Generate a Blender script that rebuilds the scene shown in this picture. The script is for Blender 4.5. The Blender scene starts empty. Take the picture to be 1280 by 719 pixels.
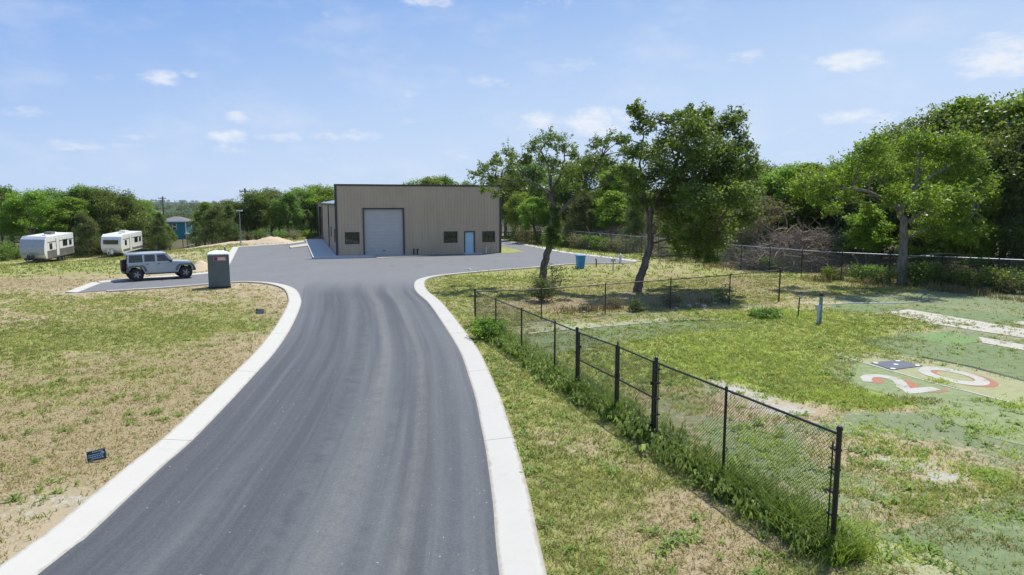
import bpy, bmesh, math, random
import numpy as np
from mathutils import Vector, Matrix

random.seed(7)
rng = np.random.default_rng(11)
scene = bpy.context.scene
COL = scene.collection
R = math.radians

# ------------------------------------------------------------------ camera model
FPX, CX, CY, CAMH, PITCH = 853.0, 640.0, 359.5, 5.2, R(7.18)
CP, SP = math.cos(PITCH), math.sin(PITCH)

def ray(px, py):
    dx = (px - CX) / FPX
    dy = (CY - py) / FPX
    return (dx, CP + dy * SP, -SP + dy * CP)

def sstep(t):
    t = np.clip(t, 0.0, 1.0)
    return t * t * (3 - 2 * t)

def terrain(x, y):
    x = np.asarray(x, float); y = np.asarray(y, float)
    z = -2.2 * sstep((-x - 30) / 26) * sstep((y - 46) / 36)
    z = z - 1.2 * sstep((y - 95) / 100) * sstep((-x - 25) / 30)
    z = z - 5.0 * sstep((y - 190) / 350)
    r = np.hypot(x, y)
    a = np.arctan2(x, y)
    z = z + sstep((r - 1100) / 900) * (9 + 3 * np.sin(a * 9 + 1) + 2 * np.sin(a * 23))
    return z

def gz(x, y):
    return float(terrain(x, y))

def at(px, py, h=0.0):
    """world point where the sight line through a photo pixel meets the ground"""
    d = ray(px, py)
    t = (CAMH - h) / -d[2] if d[2] < 0 else 200.0
    for _ in range(30):
        x, y = d[0] * t, d[1] * t
        z = gz(x, y) + h
        t2 = (CAMH - z) / -d[2]
        t = 0.5 * (t + t2)
    x, y = d[0] * t, d[1] * t
    return Vector((x, y, gz(x, y) + h))

def atY(px, py, Y):
    d = ray(px, py)
    t = Y / d[1]
    return Vector((d[0] * t, Y, CAMH + d[2] * t))

# ------------------------------------------------------------------ noise (numpy)
def _hash(ix, iy, s):
    n = (ix.astype(np.int64) * 374761393 + iy.astype(np.int64) * 668265263 + s * 974634777) & 0xffffffff
    n = ((n ^ (n >> 13)) * 1274126177) & 0xffffffff
    n = n ^ (n >> 16)
    return (n & 0xffff) / 65535.0

def vnoise(x, y, f, s=0):
    x = np.asarray(x) * f; y = np.asarray(y) * f
    ix = np.floor(x); iy = np.floor(y)
    fx = x - ix; fy = y - iy
    fx = fx * fx * (3 - 2 * fx); fy = fy * fy * (3 - 2 * fy)
    a = _hash(ix, iy, s); b = _hash(ix + 1, iy, s); c = _hash(ix, iy + 1, s); d = _hash(ix + 1, iy + 1, s)
    return (a * (1 - fx) + b * fx) * (1 - fy) + (c * (1 - fx) + d * fx) * fy

def fbm(x, y, f, s=0, o=4):
    t = 0; amp = .5; tot = 0
    for k in range(o):
        t = t + amp * vnoise(x, y, f * 2 ** k, s + k * 17); tot += amp; amp *= .55
    return t / tot

# ------------------------------------------------------------------ node helpers
class NT:
    def __init__(self, name):
        self.m = bpy.data.materials.new(name); self.m.use_nodes = True
        self.t = self.m.node_tree; self.t.nodes.clear()
        self.out = self.n('ShaderNodeOutputMaterial')
    def n(self, typ, **kw):
        nd = self.t.nodes.new(typ)
        for k, v in kw.items(): setattr(nd, k, v)
        return nd
    def link(self, a, b): self.t.links.new(a, b)
    def set(self, sock, v):
        if hasattr(v, 'is_linked') or isinstance(v, bpy.types.NodeSocket): self.link(v, sock)
        else: sock.default_value = v
    def math(self, op, a, b=0.0, clamp=False):
        nd = self.n('ShaderNodeMath', operation=op); nd.use_clamp = clamp
        self.set(nd.inputs[0], a); self.set(nd.inputs[1], b); return nd.outputs[0]
    def mix(self, f, a, b, blend='MIX'):
        nd = self.n('ShaderNodeMix', data_type='RGBA', blend_type=blend)
        self.set(nd.inputs[0], f)
        self.set(nd.inputs[6], a if not isinstance(a, tuple) else a + (1,) if len(a) == 3 else a)
        self.set(nd.inputs[7], b if not isinstance(b, tuple) else b + (1,) if len(b) == 3 else b)
        return nd.outputs[2]
    def ramp(self, v, lo, hi):
        nd = self.n('ShaderNodeMapRange', interpolation_type='SMOOTHSTEP')
        self.set(nd.inputs[0], v); nd.inputs[1].default_value = lo; nd.inputs[2].default_value = hi
        return nd.outputs[0]
    def noise(self, vec, scale, detail=3, rough=.55):
        nd = self.n('ShaderNodeTexNoise'); nd.inputs['Scale'].default_value = scale
        nd.inputs['Detail'].default_value = detail; nd.inputs['Roughness'].default_value = rough
        if vec is not None: self.link(vec, nd.inputs['Vector'])
        return nd.outputs['Fac']
    def attr(self, name, out='Fac'):
        nd = self.n('ShaderNodeAttribute'); nd.attribute_name = name; return nd.outputs[out]
    def pos(self): return self.n('ShaderNodeNewGeometry').outputs['Position']
    def obj(self): return self.n('ShaderNodeTexCoord').outputs['Object']
    def scale(self, vec, s):
        nd = self.n('ShaderNodeMapping'); nd.inputs['Scale'].default_value = s; self.link(vec, nd.inputs[0]); return nd.outputs[0]
    def bump(self, h, strength=.3, dist=.02):
        nd = self.n('ShaderNodeBump'); nd.inputs['Strength'].default_value = strength
        nd.inputs['Distance'].default_value = dist; self.link(h, nd.inputs['Height']); return nd.outputs[0]
    def bsdf(self, col, rough=.7, metal=0.0, spec=.5, normal=None, coat=0.0):
        b = self.n('ShaderNodeBsdfPrincipled')
        self.set(b.inputs['Base Color'], col + (1,) if isinstance(col, tuple) and len(col) == 3 else col)
        self.set(b.inputs['Roughness'], rough); b.inputs['Metallic'].default_value = metal
        b.inputs['Specular IOR Level'].default_value = spec; b.inputs['Coat Weight'].default_value = coat
        if normal is not None: self.link(normal, b.inputs['Normal'])
        self.link(b.outputs[0], self.out.inputs[0]); return b

def simple(name, col, rough=.6, metal=0.0, spec=.5, var=.12, sc=3.0, coat=0.0, bump=0.0):
    """plain material whose colour wanders a little, as real paint, steel and plastic do"""
    t = NT(name); v = t.obj()
    n1 = t.noise(v, sc, 5, .6)
    dark = tuple(c * (1 - var) for c in col); lite = tuple(min(1, c * (1 + var)) for c in col)
    c = t.mix(t.ramp(n1, .3, .7), dark, lite)
    rr = t.math('ADD', t.math('MULTIPLY', n1, .2), rough - .1)
    t.bsdf(c, rr, metal, spec, t.bump(t.noise(v, sc * 14, 2), bump, .01) if bump else None, coat)
    return t.m

M = {}
def ground_mat():
    t = NT('ground_soil_and_grass'); p = t.pos()
    g = t.attr('green'); d = t.attr('dry'); tf = t.attr('turf'); sand = t.attr('sand')
    n1 = t.noise(p, .9, 4); n2 = t.noise(p, 5, 5, .65); n3 = t.noise(p, 28, 4, .7); n4 = t.noise(p, 110, 2, .6)
    soil = t.mix(n2, (.37, .295, .185), (.545, .45, .315))
    n9 = t.noise(p, 11, 4, .75)
    thatch = t.mix(t.ramp(t.math('ADD', t.math('MULTIPLY', n3, .5), t.math('MULTIPLY', n9, .5)), .36, .62), (.155, .115, .055), (.47, .385, .22))
    mixd = t.math('ADD', t.math('MULTIPLY', t.math('SUBTRACT', n2, .5), 1.5), t.math('MULTIPLY', t.math('SUBTRACT', n3, .5), 1.2))
    base = t.mix(t.ramp(t.math('ADD', d, mixd), .25, .7), soil, thatch)
    grass = t.mix(t.ramp(n3, .3, .7), (.125, .165, .042), (.32, .345, .11))
    grass = t.mix(t.ramp(t.math('ADD', n1, t.math('MULTIPLY', n2, .4)), .55, .95), grass, (.36, .37, .11))
    grass = t.mix(t.math('MULTIPLY', t.attr('lush'), t.ramp(n2, .2, .65)), grass, t.mix(t.ramp(n3, .3, .7), (.20, .29, .05), (.44, .52, .13)))
    gf = t.math('ADD', g, t.math('ADD', t.math('MULTIPLY', t.math('SUBTRACT', n2, .5), .9), t.math('MULTIPLY', t.math('SUBTRACT', n3, .5), 1.1)))
    c = t.mix(t.ramp(gf, .38, .72), base, grass)
    turf = t.mix(n2, (.14, .18, .08), (.24, .28, .14))
    turf = t.mix(t.ramp(n4, .35, .7), turf, (.24, .28, .17))
    tfm = t.math('ADD', tf, t.math('MULTIPLY', t.math('SUBTRACT', n2, .5), 1.1))
    c = t.mix(t.ramp(tfm, .38, .62), c, turf)
    pale = t.mix(n3, (.36, .33, .26), (.58, .55, .48))
    c = t.mix(t.ramp(t.math('ADD', sand, t.math('MULTIPLY', t.math('SUBTRACT', n2, .5), 1.3)), .4, .7), c, pale)
    c = t.mix(t.math('MULTIPLY', t.ramp(n9, .54, .7), .42), c, (.085, .085, .035))
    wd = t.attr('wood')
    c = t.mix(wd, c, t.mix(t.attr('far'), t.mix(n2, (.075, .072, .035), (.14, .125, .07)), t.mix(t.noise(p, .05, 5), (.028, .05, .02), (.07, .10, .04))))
    hh = t.math('ADD', n3, t.math('MULTIPLY', n4, .6))
    t.bsdf(c, .95, 0, .15, t.bump(hh, .55, .05)); return t.m
M['ground'] = ground_mat()

def turf_mat(name, c1, c2, wear=.5):
    t = NT(name); p = t.pos()
    n1 = t.noise(p, .8, 4); n2 = t.noise(p, 4.5, 5, .65); n3 = t.noise(p, 45, 3, .7)
    c = t.mix(t.ramp(n2, .3, .7), c1, c2)
    c = t.mix(t.math('MULTIPLY', t.ramp(n3, .45, .75), .45), c, tuple(min(1, k * 1.6) for k in c2))
    w = t.math('ADD', t.math('MULTIPLY', n1, .6), t.math('MULTIPLY', n2, .6))
    c = t.mix(t.math('MULTIPLY', t.ramp(w, .62, .85), wear), c, (.36, .33, .2))
    c = t.mix(t.math('MULTIPLY', t.ramp(t.math('ADD', n2, t.math('MULTIPLY', n3, .3)), .78, .95), .6), c, (.06, .075, .045))
    t.bsdf(c, .95, 0, .1, t.bump(n3, .6, .02)); return t.m
M['turf_green'] = turf_mat('faded_green_turf', (.18, .22, .105), (.26, .30, .155), .6)
M['turf_dark'] = turf_mat('dark_green_turf', (.13, .175, .08), (.195, .24, .12), .5)
M['turf_yellow'] = turf_mat('yellowed_turf', (.275, .285, .15), (.345, .345, .195), .6)
M['turf_bright'] = turf_mat('fresh_green_turf', (.15, .23, .09), (.20, .28, .12), .3)

def asphalt(name, streak):
    t = NT(name); p = t.pos()
    n1 = t.noise(p, .25, 4); n2 = t.noise(p, 2.2, 5, .6); n3 = t.noise(p, 70, 3, .7)
    n5 = t.noise(p, 24, 3, .7)
    c = t.mix(n1, (.086, .094, .098), (.110, .117, .120))
    c = t.mix(t.math('MULTIPLY', t.ramp(n5, .5, .75), .3), c, (.15, .152, .154))
    if streak:
        u = t.n('ShaderNodeAttribute'); u.attribute_name = 'lane'
        v = u.outputs['Vector']
        s1 = t.noise(t.scale(v, (.85, .018, 1)), 1.0, 4, .6)
        s2 = t.noise(t.scale(v, (3.0, .05, 1)), 1.0, 5, .7)
        f = t.attr('fade')
        c = t.mix(t.math('MULTIPLY', t.ramp(s1, .38, .62), t.math('MULTIPLY', f, .85)), c, (.052, .057, .065))
        c = t.mix(t.math('MULTIPLY', t.ramp(s2, .42, .75), t.math('MULTIPLY', f, .42)), c, (.150, .150, .148))
        # dull dusty tracks worn by tyres, a soft band each side of the middle
        lane = t.n('ShaderNodeSeparateXYZ'); t.link(v, lane.inputs[0])
        yard = t.mix(n2, (.132, .134, .137), (.160, .160, .160))
        c = t.mix(f, yard, c)
        for q, w, col, k in ((.62, .36, (.18, .174, .16), .5), (1.72, .24, (.17, .164, .15), .42), (-.2, .42, (.045, .049, .057), .8), (1.15, .22, (.05, .054, .062), .6), (-1.5, .3, (.055, .06, .07), .5), (-2.6, .35, (.06, .065, .075), .4), (2.5, .4, (.06, .066, .078), .45)):
            dd = t.math('ABSOLUTE', t.math('SUBTRACT', lane.outputs[0], t.math('ADD', q, t.math('MULTIPLY', t.math('SUBTRACT', s1, .5), .5))))
            c = t.mix(t.math('MULTIPLY', t.math('SUBTRACT', 1.0, t.ramp(dd, 0.0, w)), t.math('MULTIPLY', t.math('MULTIPLY', f, k), t.ramp(n2, .1, .8))), c, col)
    else:
        c = t.mix(n2, (.132, .134, .137), (.160, .160, .160))
        c = t.mix(t.math('MULTIPLY', t.ramp(n1, .48, .7), .6), c, (.165, .165, .163))
        n6 = t.noise(t.scale(p, (1, .35, 1)), .9, 6, .7)
        c = t.mix(t.math('MULTIPLY', t.ramp(n6, .55, .7), .35), c, (.07, .073, .078))
    vo = t.n('ShaderNodeTexVoronoi'); vo.inputs['Scale'].default_value = 42; t.link(p, vo.inputs['Vector'])
    g1 = t.n('ShaderNodeSeparateColor'); t.link(vo.outputs['Color'], g1.inputs[0])
    grain = t.math('ADD', .74, t.math('ADD', t.math('MULTIPLY', g1.outputs[0], .30), t.math('MULTIPLY', n3, .44)))
    gc = t.n('ShaderNodeCombineColor')
    for k in range(3): t.link(grain, gc.inputs[k])
    c = t.mix(1.0, c, gc.outputs[0], 'MULTIPLY')
    c = t.mix(t.math('MULTIPLY', t.math('GREATER_THAN', g1.outputs[1], .9992), .7), c, (.42, .40, .35))
    t.bsdf(c, .82, 0, .35, t.bump(n3, .35, .01)); return t.m
M['asphalt'] = asphalt('asphalt_road', True)
M['asphalt_pad'] = asphalt('asphalt_yard', False)

def concrete(name, a, b, joints=False):
    t = NT(name); p = t.pos()
    n1 = t.noise(p, .7, 4); n2 = t.noise(p, 6, 5, .7); n3 = t.noise(p, 60, 3, .7)
    c = t.mix(t.math('ADD', t.math('MULTIPLY', n1, .5), t.math('MULTIPLY', n2, .5)), a, b)
    c = t.mix(t.math('MULTIPLY', t.ramp(n2, .58, .8), .4), c, tuple(k * .72 for k in a))
    c = t.mix(t.math('MULTIPLY', t.ramp(n3, .6, .85), .3), c, tuple(k * .6 for k in a))
    if joints:
        v = t.attr('along')
        ac = t.attr('across')
        edge = t.math('MAXIMUM', t.ramp(ac, .74, 1.0), t.math('SUBTRACT', 1.0, t.ramp(ac, .0, .2)))
        c = t.mix(t.math('MULTIPLY', t.ramp(t.math('ADD', t.math('MULTIPLY', edge, .5), t.math('MULTIPLY', n2, .8)), .6, .95), .6), c, (.26, .22, .16))
        n7 = t.noise(p, 1.7, 6, .75)
        c = t.mix(t.math('MULTIPLY', t.ramp(n7, .55, .75), .35), c, (.36, .345, .31))
        fr = t.math('FRACT', t.math('MULTIPLY', v, 1 / 6.1))
        j = t.math('LESS_THAN', t.math('ABSOLUTE', t.math('SUBTRACT', fr, .5)), .0022)
        c = t.mix(t.math('MULTIPLY', j, .8), c, (.16, .15, .13))
    t.bsdf(c, .85, 0, .3, t.bump(n3, .2, .008)); return t.m
M['kerb'] = concrete('kerb_concrete', (.445, .425, .375), (.53, .51, .455), True)
M['walk'] = concrete('walk_concrete', (.46, .46, .45), (.58, .575, .56))
M['white_slab'] = concrete('bleached_concrete', (.39, .36, .30), (.51, .48, .41))
M['dirt'] = concrete('pale_dirt', (.46, .35, .23), (.60, .48, .34))
M['rock'] = concrete('limestone', (.36, .33, .28), (.52, .49, .43))

def leafmat(name, c1, c2, trans=.42, rough=.5):
    t = NT(name)
    tint = t.attr('tint'); oi = t.n('ShaderNodeObjectInfo').outputs['Random']
    c = t.mix(tint, c1, c2)
    h = t.n('ShaderNodeHueSaturation'); h.inputs['Hue'].default_value = .5
    t.link(t.math('ADD', t.math('MULTIPLY', oi, .36), .82), h.inputs['Value']); t.link(c, h.inputs['Color'])
    t.link(t.math('ADD', t.math('MULTIPLY', oi, .035), .483), h.inputs['Hue'])
    b = t.n('ShaderNodeBsdfPrincipled'); t.link(h.outputs[0], b.inputs['Base Color'])
    b.inputs['Roughness'].default_value = rough; b.inputs['Specular IOR Level'].default_value = .28
    tr = t.n('ShaderNodeBsdfTranslucent')
    t.link(t.mix(1.0, h.outputs[0], (1.15, 1.15, .6, 1), 'MULTIPLY'), tr.inputs[0])
    mx = t.n('ShaderNodeMixShader'); mx.inputs[0].default_value = trans
    t.link(b.outputs[0], mx.inputs[1]); t.link(tr.outputs[0], mx.inputs[2]); t.link(mx.outputs[0], t.out.inputs[0])
    return t.m
M['leaf_oak'] = leafmat('live_oak_leaves', (.080, .145, .036), (.23, .335, .078), .54, .42)
M['leaf_deep'] = leafmat('deep_oak_leaves', (.065, .13, .036), (.27, .40, .095), .48, .42)
M['leaf_bright'] = leafmat('elm_leaves', (.115, .20, .026), (.31, .42, .066), .55, .42)
M['leaf_sparse'] = leafmat('thin_oak_leaves', (.085, .135, .034), (.23, .29, .075), .5, .42)
M['leaf_juniper'] = leafmat('juniper_needles', (.090, .132, .048), (.21, .26, .092), .48, .55)
M['leaf_far'] = leafmat('distant_leaves', (.06, .10, .03), (.15, .205, .06), .35, .8)
M['leaf_dull'] = leafmat('dusty_brush_leaves', (.15, .145, .088), (.30, .285, .175), .42, .7)
M['grass_green'] = leafmat('lawn_blades', (.155, .19, .045), (.38, .385, .13), .42, .7)
M['grass_dry'] = leafmat('straw_blades', (.30, .235, .11), (.58, .49, .27), .3, .8)
M['grass_weed'] = leafmat('weed_blades', (.11, .21, .032), (.33, .48, .10), .5, .5)
M['grass_rust'] = leafmat('rusty_grass_blades', (.17, .13, .065), (.38, .32, .17), .3, .8)

M['grass_bright'] = leafmat('sunny_grass_blades', (.24, .37, .055), (.54, .66, .16), .5, .6)

def bark(name, a, b):
    t = NT(name); v = t.obj()
    n = t.noise(t.scale(v, (9, 9, 2.2)), 1.0, 5, .7); n2 = t.noise(v, 1.3, 3)
    c = t.mix(t.ramp(n, .3, .7), a, b); c = t.mix(t.math('MULTIPLY', t.ramp(n2, .5, .7), .4), c, (.23, .22, .19))
    t.bsdf(c, .95, 0, .2, t.bump(n, .9, .05)); return t.m
M['bark'] = bark('oak_bark', (.055, .045, .036), (.19, .165, .14))
M['bark_pale'] = bark('pale_elm_bark', (.12, .105, .09), (.30, .27, .23))
M['twig'] = bark('dead_twigs', (.19, .145, .11), (.42, .34, .27))
M['wood_pole'] = bark('weathered_wood', (.08, .06, .045), (.17, .13, .10))

def panel_mat():
    t = NT('tan_ribbed_steel'); v = t.obj()
    n = t.noise(t.scale(v, (1, 1, .25)), 1.1, 5, .6)
    wv = t.noise(t.scale(v, (3.3, 3.3, .02)), 1.0, 2, .5)
    c = t.mix(t.ramp(n, .3, .7), (.445, .347, .24), (.49, .387, .27))
    c = t.mix(t.math('MULTIPLY', t.ramp(wv, .5, .7), .12), c, (.41, .335, .26))
    sz = t.n('ShaderNodeSeparateXYZ'); t.link(v, sz.inputs[0])
    t.bsdf(c, .45, 0, .45); return t.m
M['tan_panel'] = panel_mat()
def galv():
    t = NT('galvalume_roof'); v = t.obj(); n = t.noise(v, 1.2, 4)
    t.bsdf(t.mix(n, (.62, .64, .66), (.75, .77, .78)), .5, .15, .5); return t.m
M['roof_metal'] = galv()
M['dark_trim'] = simple('dark_bronze_trim', (.030, .036, .036), .45)
M['door_grey'] = simple('grey_door_paint', (.46, .445, .425), .5, var=.04)
M['door_blue'] = simple('pale_blue_door', (.42, .63, .72), .5, var=.05)
def glass_mat(name, c):
    t = NT(name); v = t.obj(); n = t.noise(v, .8, 2)
    t.bsdf(t.mix(n, c, tuple(k * 1.6 for k in c)), .06, 0, .6, None, .4); return t.m
M['glass'] = glass_mat('dark_window_glass', (.012, .016, .018))
M['car_glass'] = glass_mat('tinted_car_glass', (.010, .012, .016))
M['black'] = simple('black_coated_steel', (.012, .012, .013), .42, sc=6)
M['galv'] = simple('galvanised_tube', (.36, .38, .40), .5, .6, sc=6)
M['black_plastic'] = simple('black_plastic', (.02, .02, .021), .6)
M['rubber'] = simple('tyre_rubber', (.022, .022, .022), .85, sc=8)
M['rim'] = simple('dark_alloy', (.06, .06, .065), .35, .7)
M['car_paint'] = simple('pale_silver_blue_paint', (.40, .45, .485), .28, .25, .5, .015, 1.5, .7)
M['trailer_white'] = simple('trailer_fibreglass', (.76, .75, .73), .4, var=.05)
M['trailer_nose'] = simple('silver_nose_cap', (.34, .37, .42), .4, .1, var=.06)
M['trailer_band'] = simple('grey_skirt_band', (.15, .14, .14), .5)
M['toilet_grey'] = simple('slate_grey_plastic', (.085, .115, .125), .55, var=.1)
M['toilet_roof'] = simple('pale_plastic_roof', (.72, .73, .72), .5)
M['purple'] = simple('purple_print', (.11, .02, .16), .5)
M['red_print'] = simple('faded_red_print', (.50, .16, .14), .5)
M['white_paint'] = simple('white_paint', (.78, .77, .73), .6, sc=9)
def worn_paint(name, c1, c2):
    t = NT(name); p = t.pos(); n2 = t.noise(p, 7, 6, .75); n3 = t.noise(p, 40, 4, .75); n1 = t.noise(p, 1.6, 4)
    c = t.mix(n2, c1, c2)
    w = t.math('ADD', t.math('MULTIPLY', n1, .45), t.math('ADD', t.math('MULTIPLY', n2, .4), t.math('MULTIPLY', n3, .35)))
    c = t.mix(t.ramp(w, .585, .74), c, (.22, .235, .14)); t.bsdf(c, .95, 0, .1, t.bump(n3, .6, .02)); return t.m
M['numeral_white'] = worn_paint('white_turf_paint', (.42, .405, .355), (.53, .51, .455))
M['numeral_red'] = worn_paint('red_turf_paint', (.36, .15, .10), (.44, .22, .16))
M['mat_grey'] = simple('grey_rubber_mat', (.10, .11, .135), .8, sc=5, var=.2)
M['sign_dark'] = simple('dark_green_sign', (.018, .045, .048), .45)
M['sign_light'] = simple('pale_sign_print', (.38, .48, .60), .5)
M['blue_bin'] = simple('blue_plastic', (.02, .22, .50), .45, var=.15)
M['hydrant'] = simple('silver_hydrant_paint', (.60, .61, .62), .45, .2)
M['wood_grey'] = simple('grey_weathered_post', (.20, .23, .24), .8, sc=6, var=.25)
M['box_grey'] = simple('grey_utility_box', (.42, .47, .50), .5)
M['teal'] = simple('teal_siding', (.025, .20, .255), .6)
M['shingle'] = simple('grey_shingle', (.16, .155, .17), .8, sc=2)
M['red_brown'] = simple('red_brown_siding', (.20, .09, .07), .7)
M['porch'] = simple('cream_trim', (.62, .60, .52), .6)
M['lamp_white'] = simple('pale_lamp_housing', (.5, .52, .54), .45)
M['amber'] = simple('tail_lamp_red', (.35, .02, .015), .3)
M['clear_lamp'] = simple('headlamp_glass', (.7, .72, .75), .15)

# ------------------------------------------------------------------ mesh builder
class MB:
    def __init__(self): self.v = []; self.f = []
    def add(self, vs, fs):
        o = len(self.v); self.v += [tuple(p) for p in vs]; self.f += [tuple(i + o for i in f) for f in fs]
    def box(self, c, s, rz=0.0, ry=0.0):
        m = Matrix.Rotation(rz, 3, 'Z') @ Matrix.Rotation(ry, 3, 'Y')
        vs = [Vector(c) + m @ Vector((sx * s[0] / 2, sy * s[1] / 2, sz * s[2] / 2)) for sx in (-1, 1) for sy in (-1, 1) for sz in (-1, 1)]
        self.add(vs, [(0, 1, 3, 2), (4, 6, 7, 5), (0, 4, 5, 1), (2, 3, 7, 6), (0, 2, 6, 4), (1, 5, 7, 3)])
    def prism(self, poly, y0, y1, inset=None):
        """side outline in x,z swept from y0 to y1; inset draws the y0/y1 caps in (x,z scale about centroid)"""
        n = len(poly)
        a = [(p[0], y0, p[1]) for p in poly]; b = [(p[0], y1, p[1]) for p in poly]
        fs = [tuple(range(n)), tuple(range(2 * n - 1, n - 1, -1))]
        fs += [(i, i + n, (i + 1) % n + n, (i + 1) % n) for i in range(n)]
        self.add(a + b, fs)
    def slab(self, poly, z0, z1):
        n = len(poly)
        a = [(p[0], p[1], z0) for p in poly]; b = [(p[0], p[1], z1) for p in poly]
        fs = [tuple(range(n))[::-1], tuple(range(n, 2 * n))]
        fs += [(i, (i + 1) % n, (i + 1) % n + n, i + n) for i in range(n)]
        self.add(a + b, fs)
    def tube(self, pts, radii, n=6, cap=True):
        pts = [Vector(p) for p in pts]
        rings = []
        prev = None
        for i, p in enumerate(pts):
            d = (pts[min(i + 1, len(pts) - 1)] - pts[max(i - 1, 0)])
            if d.length < 1e-9: d = Vector((0, 0, 1))
            d.normalize()
            if prev is None:
                ref = Vector((1, 0, 0)) if abs(d.x) < .8 else Vector((0, 1, 0))
                a = d.cross(ref).normalized()
            else:
                a = (prev - d * prev.dot(d)); a = a.normalized() if a.length > 1e-6 else d.orthogonal().normalized()
            prev = a; b = d.cross(a)
            r = radii[i] if hasattr(radii, '__len__') else radii
            rings.append([p + (a * math.cos(2 * math.pi * k / n) + b * math.sin(2 * math.pi * k / n)) * r for k in range(n)])
        vs = [q for rg in rings for q in rg]; fs = []
        for i in range(len(rings) - 1):
            for k in range(n):
                k2 = (k + 1) % n
                fs.append((i * n + k, i * n + k2, (i + 1) * n + k2, (i + 1) * n + k))
        if cap:
            fs.append(tuple(range(n))[::-1]); fs.append(tuple((len(rings) - 1) * n + k for k in range(n)))
        self.add(vs, fs)
    def lathe(self, prof, n=16, c=(0, 0, 0)):
        c = Vector(c)
        vs = [c + Vector((r * math.cos(2 * math.pi * k / n), r * math.sin(2 * math.pi * k / n), z)) for r, z in prof for k in range(n)]
        fs = []
        for i in range(len(prof) - 1):
            for k in range(n):
                k2 = (k + 1) % n
                fs.append((i * n + k, i * n + k2, (i + 1) * n + k2, (i + 1) * n + k))
        fs.append(tuple(range(n))[::-1]); fs.append(tuple((len(prof) - 1) * n + k for k in range(n)))
        self.add(vs, fs)
    def wheel(self, c, r, w, n=24, axis='Y'):
        prof = [(r * .55, -w / 2), (r * .9, -w / 2), (r, -w * .32), (r, w * .32), (r * .9, w / 2), (r * .55, w / 2)]
        vs = []
        for rr, yy in prof:
            for k in range(n):
                a = 2 * math.pi * k / n
                vs.append((c[0] + rr * math.cos(a), c[1] + yy, c[2] + rr * math.sin(a)))
        fs = []
        m = len(prof)
        for i in range(m):
            j = (i + 1) % m
            for k in range(n):
                k2 = (k + 1) % n
                fs.append((i * n + k, i * n + k2, j * n + k2, j * n + k))
        self.add(vs, fs)
    def disc(self, c, r, w, n=20):
        vs = [(c[0] + r * math.cos(2 * math.pi * k / n), c[1] + s * w / 2, c[2] + r * math.sin(2 * math.pi * k / n)) for s in (-1, 1) for k in range(n)]
        fs = [tuple(range(n)), tuple(range(2 * n - 1, n - 1, -1))] + [(k, k + n, (k + 1) % n + n, (k + 1) % n) for k in range(n)]
        self.add(vs, fs)
    def build(self, name, mat, parent=None, bevel=0.0, smooth=False):
        me = bpy.data.meshes.new(name); me.from_pydata(self.v, [], self.f)
        bm = bmesh.new(); bm.from_mesh(me)
        bmesh.ops.recalc_face_normals(bm, faces=bm.faces)
        if bevel:
            try: bmesh.ops.bevel(bm, geom=[e for e in bm.edges if e.is_manifold and e.calc_face_angle(0) > .5], offset=bevel, segments=2, profile=.6, affect='EDGES', clamp_overlap=True)
            except Exception: pass
        bm.to_mesh(me); bm.free()
        me.materials.append(mat)
        if smooth:
            for p in me.polygons: p.use_smooth = True
        o = bpy.data.objects.new(name, me); COL.objects.link(o)
        if parent: o.parent = parent
        return o

def tag(o, label=None, cat=None, group=None, kind=None):
    if label: o['label'] = label
    if cat: o['category'] = cat
    if group: o['group'] = group
    if kind: o['kind'] = kind
    return o

def empty(name, loc, rz=0.0):
    o = bpy.data.objects.new(name, None); COL.objects.link(o); o.location = loc; o.rotation_euler = (0, 0, rz)
    o.empty_display_size = .3
    return o

def copy_tree(o, parent=None):
    c = o.copy(); COL.objects.link(c)
    if parent is not None: c.parent = parent
    for ch in [k for k in o.children]: copy_tree(ch, c)
    return c

def fast_mesh(name, verts, nv, mat, attrs=None, parent=None):
    """verts: (nfaces*nv,3) separate polygons of nv corners each"""
    verts = np.ascontiguousarray(verts, np.float32)
    n = len(verts); nf = n // nv
    me = bpy.data.meshes.new(name)
    me.vertices.add(n); me.vertices.foreach_set('co', verts.ravel())
    me.loops.add(n); me.loops.foreach_set('vertex_index', np.arange(n, dtype=np.int32))
    me.polygons.add(nf); me.polygons.foreach_set('loop_start', np.arange(nf, dtype=np.int32) * nv)
    try: me.polygons.foreach_set('loop_total', np.full(nf, nv, np.int32))
    except Exception: pass
    for k, a in (attrs or {}).items():
        at_ = me.attributes.new(k, 'FLOAT', 'POINT'); at_.data.foreach_set('value', np.ascontiguousarray(a, np.float32))
    me.update(calc_edges=True); me.materials.append(mat)
    o = bpy.data.objects.new(name, me); COL.objects.link(o)
    if parent: o.parent = parent
    return o

# ------------------------------------------------------------------ road, kerbs, yard
def catmull(pts, step=.5):
    pts = [Vector((p[0], p[1], 0)) for p in pts]
    P = [pts[0] * 2 - pts[1]] + pts + [pts[-1] * 2 - pts[-2]]
    out = []
    for i in range(1, len(P) - 2):
        p0, p1, p2, p3 = P[i - 1], P[i], P[i + 1], P[i + 2]
        n = max(2, int((p2 - p1).length / step))
        for k in range(n):
            t = k / n
            out.append(.5 * ((2 * p1) + (p2 - p0) * t + (2 * p0 - 5 * p1 + 4 * p2 - p3) * t * t + (3 * p1 - p0 - 3 * p2 + p3) * t ** 3))
    out.append(pts[-1]); return out

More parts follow.
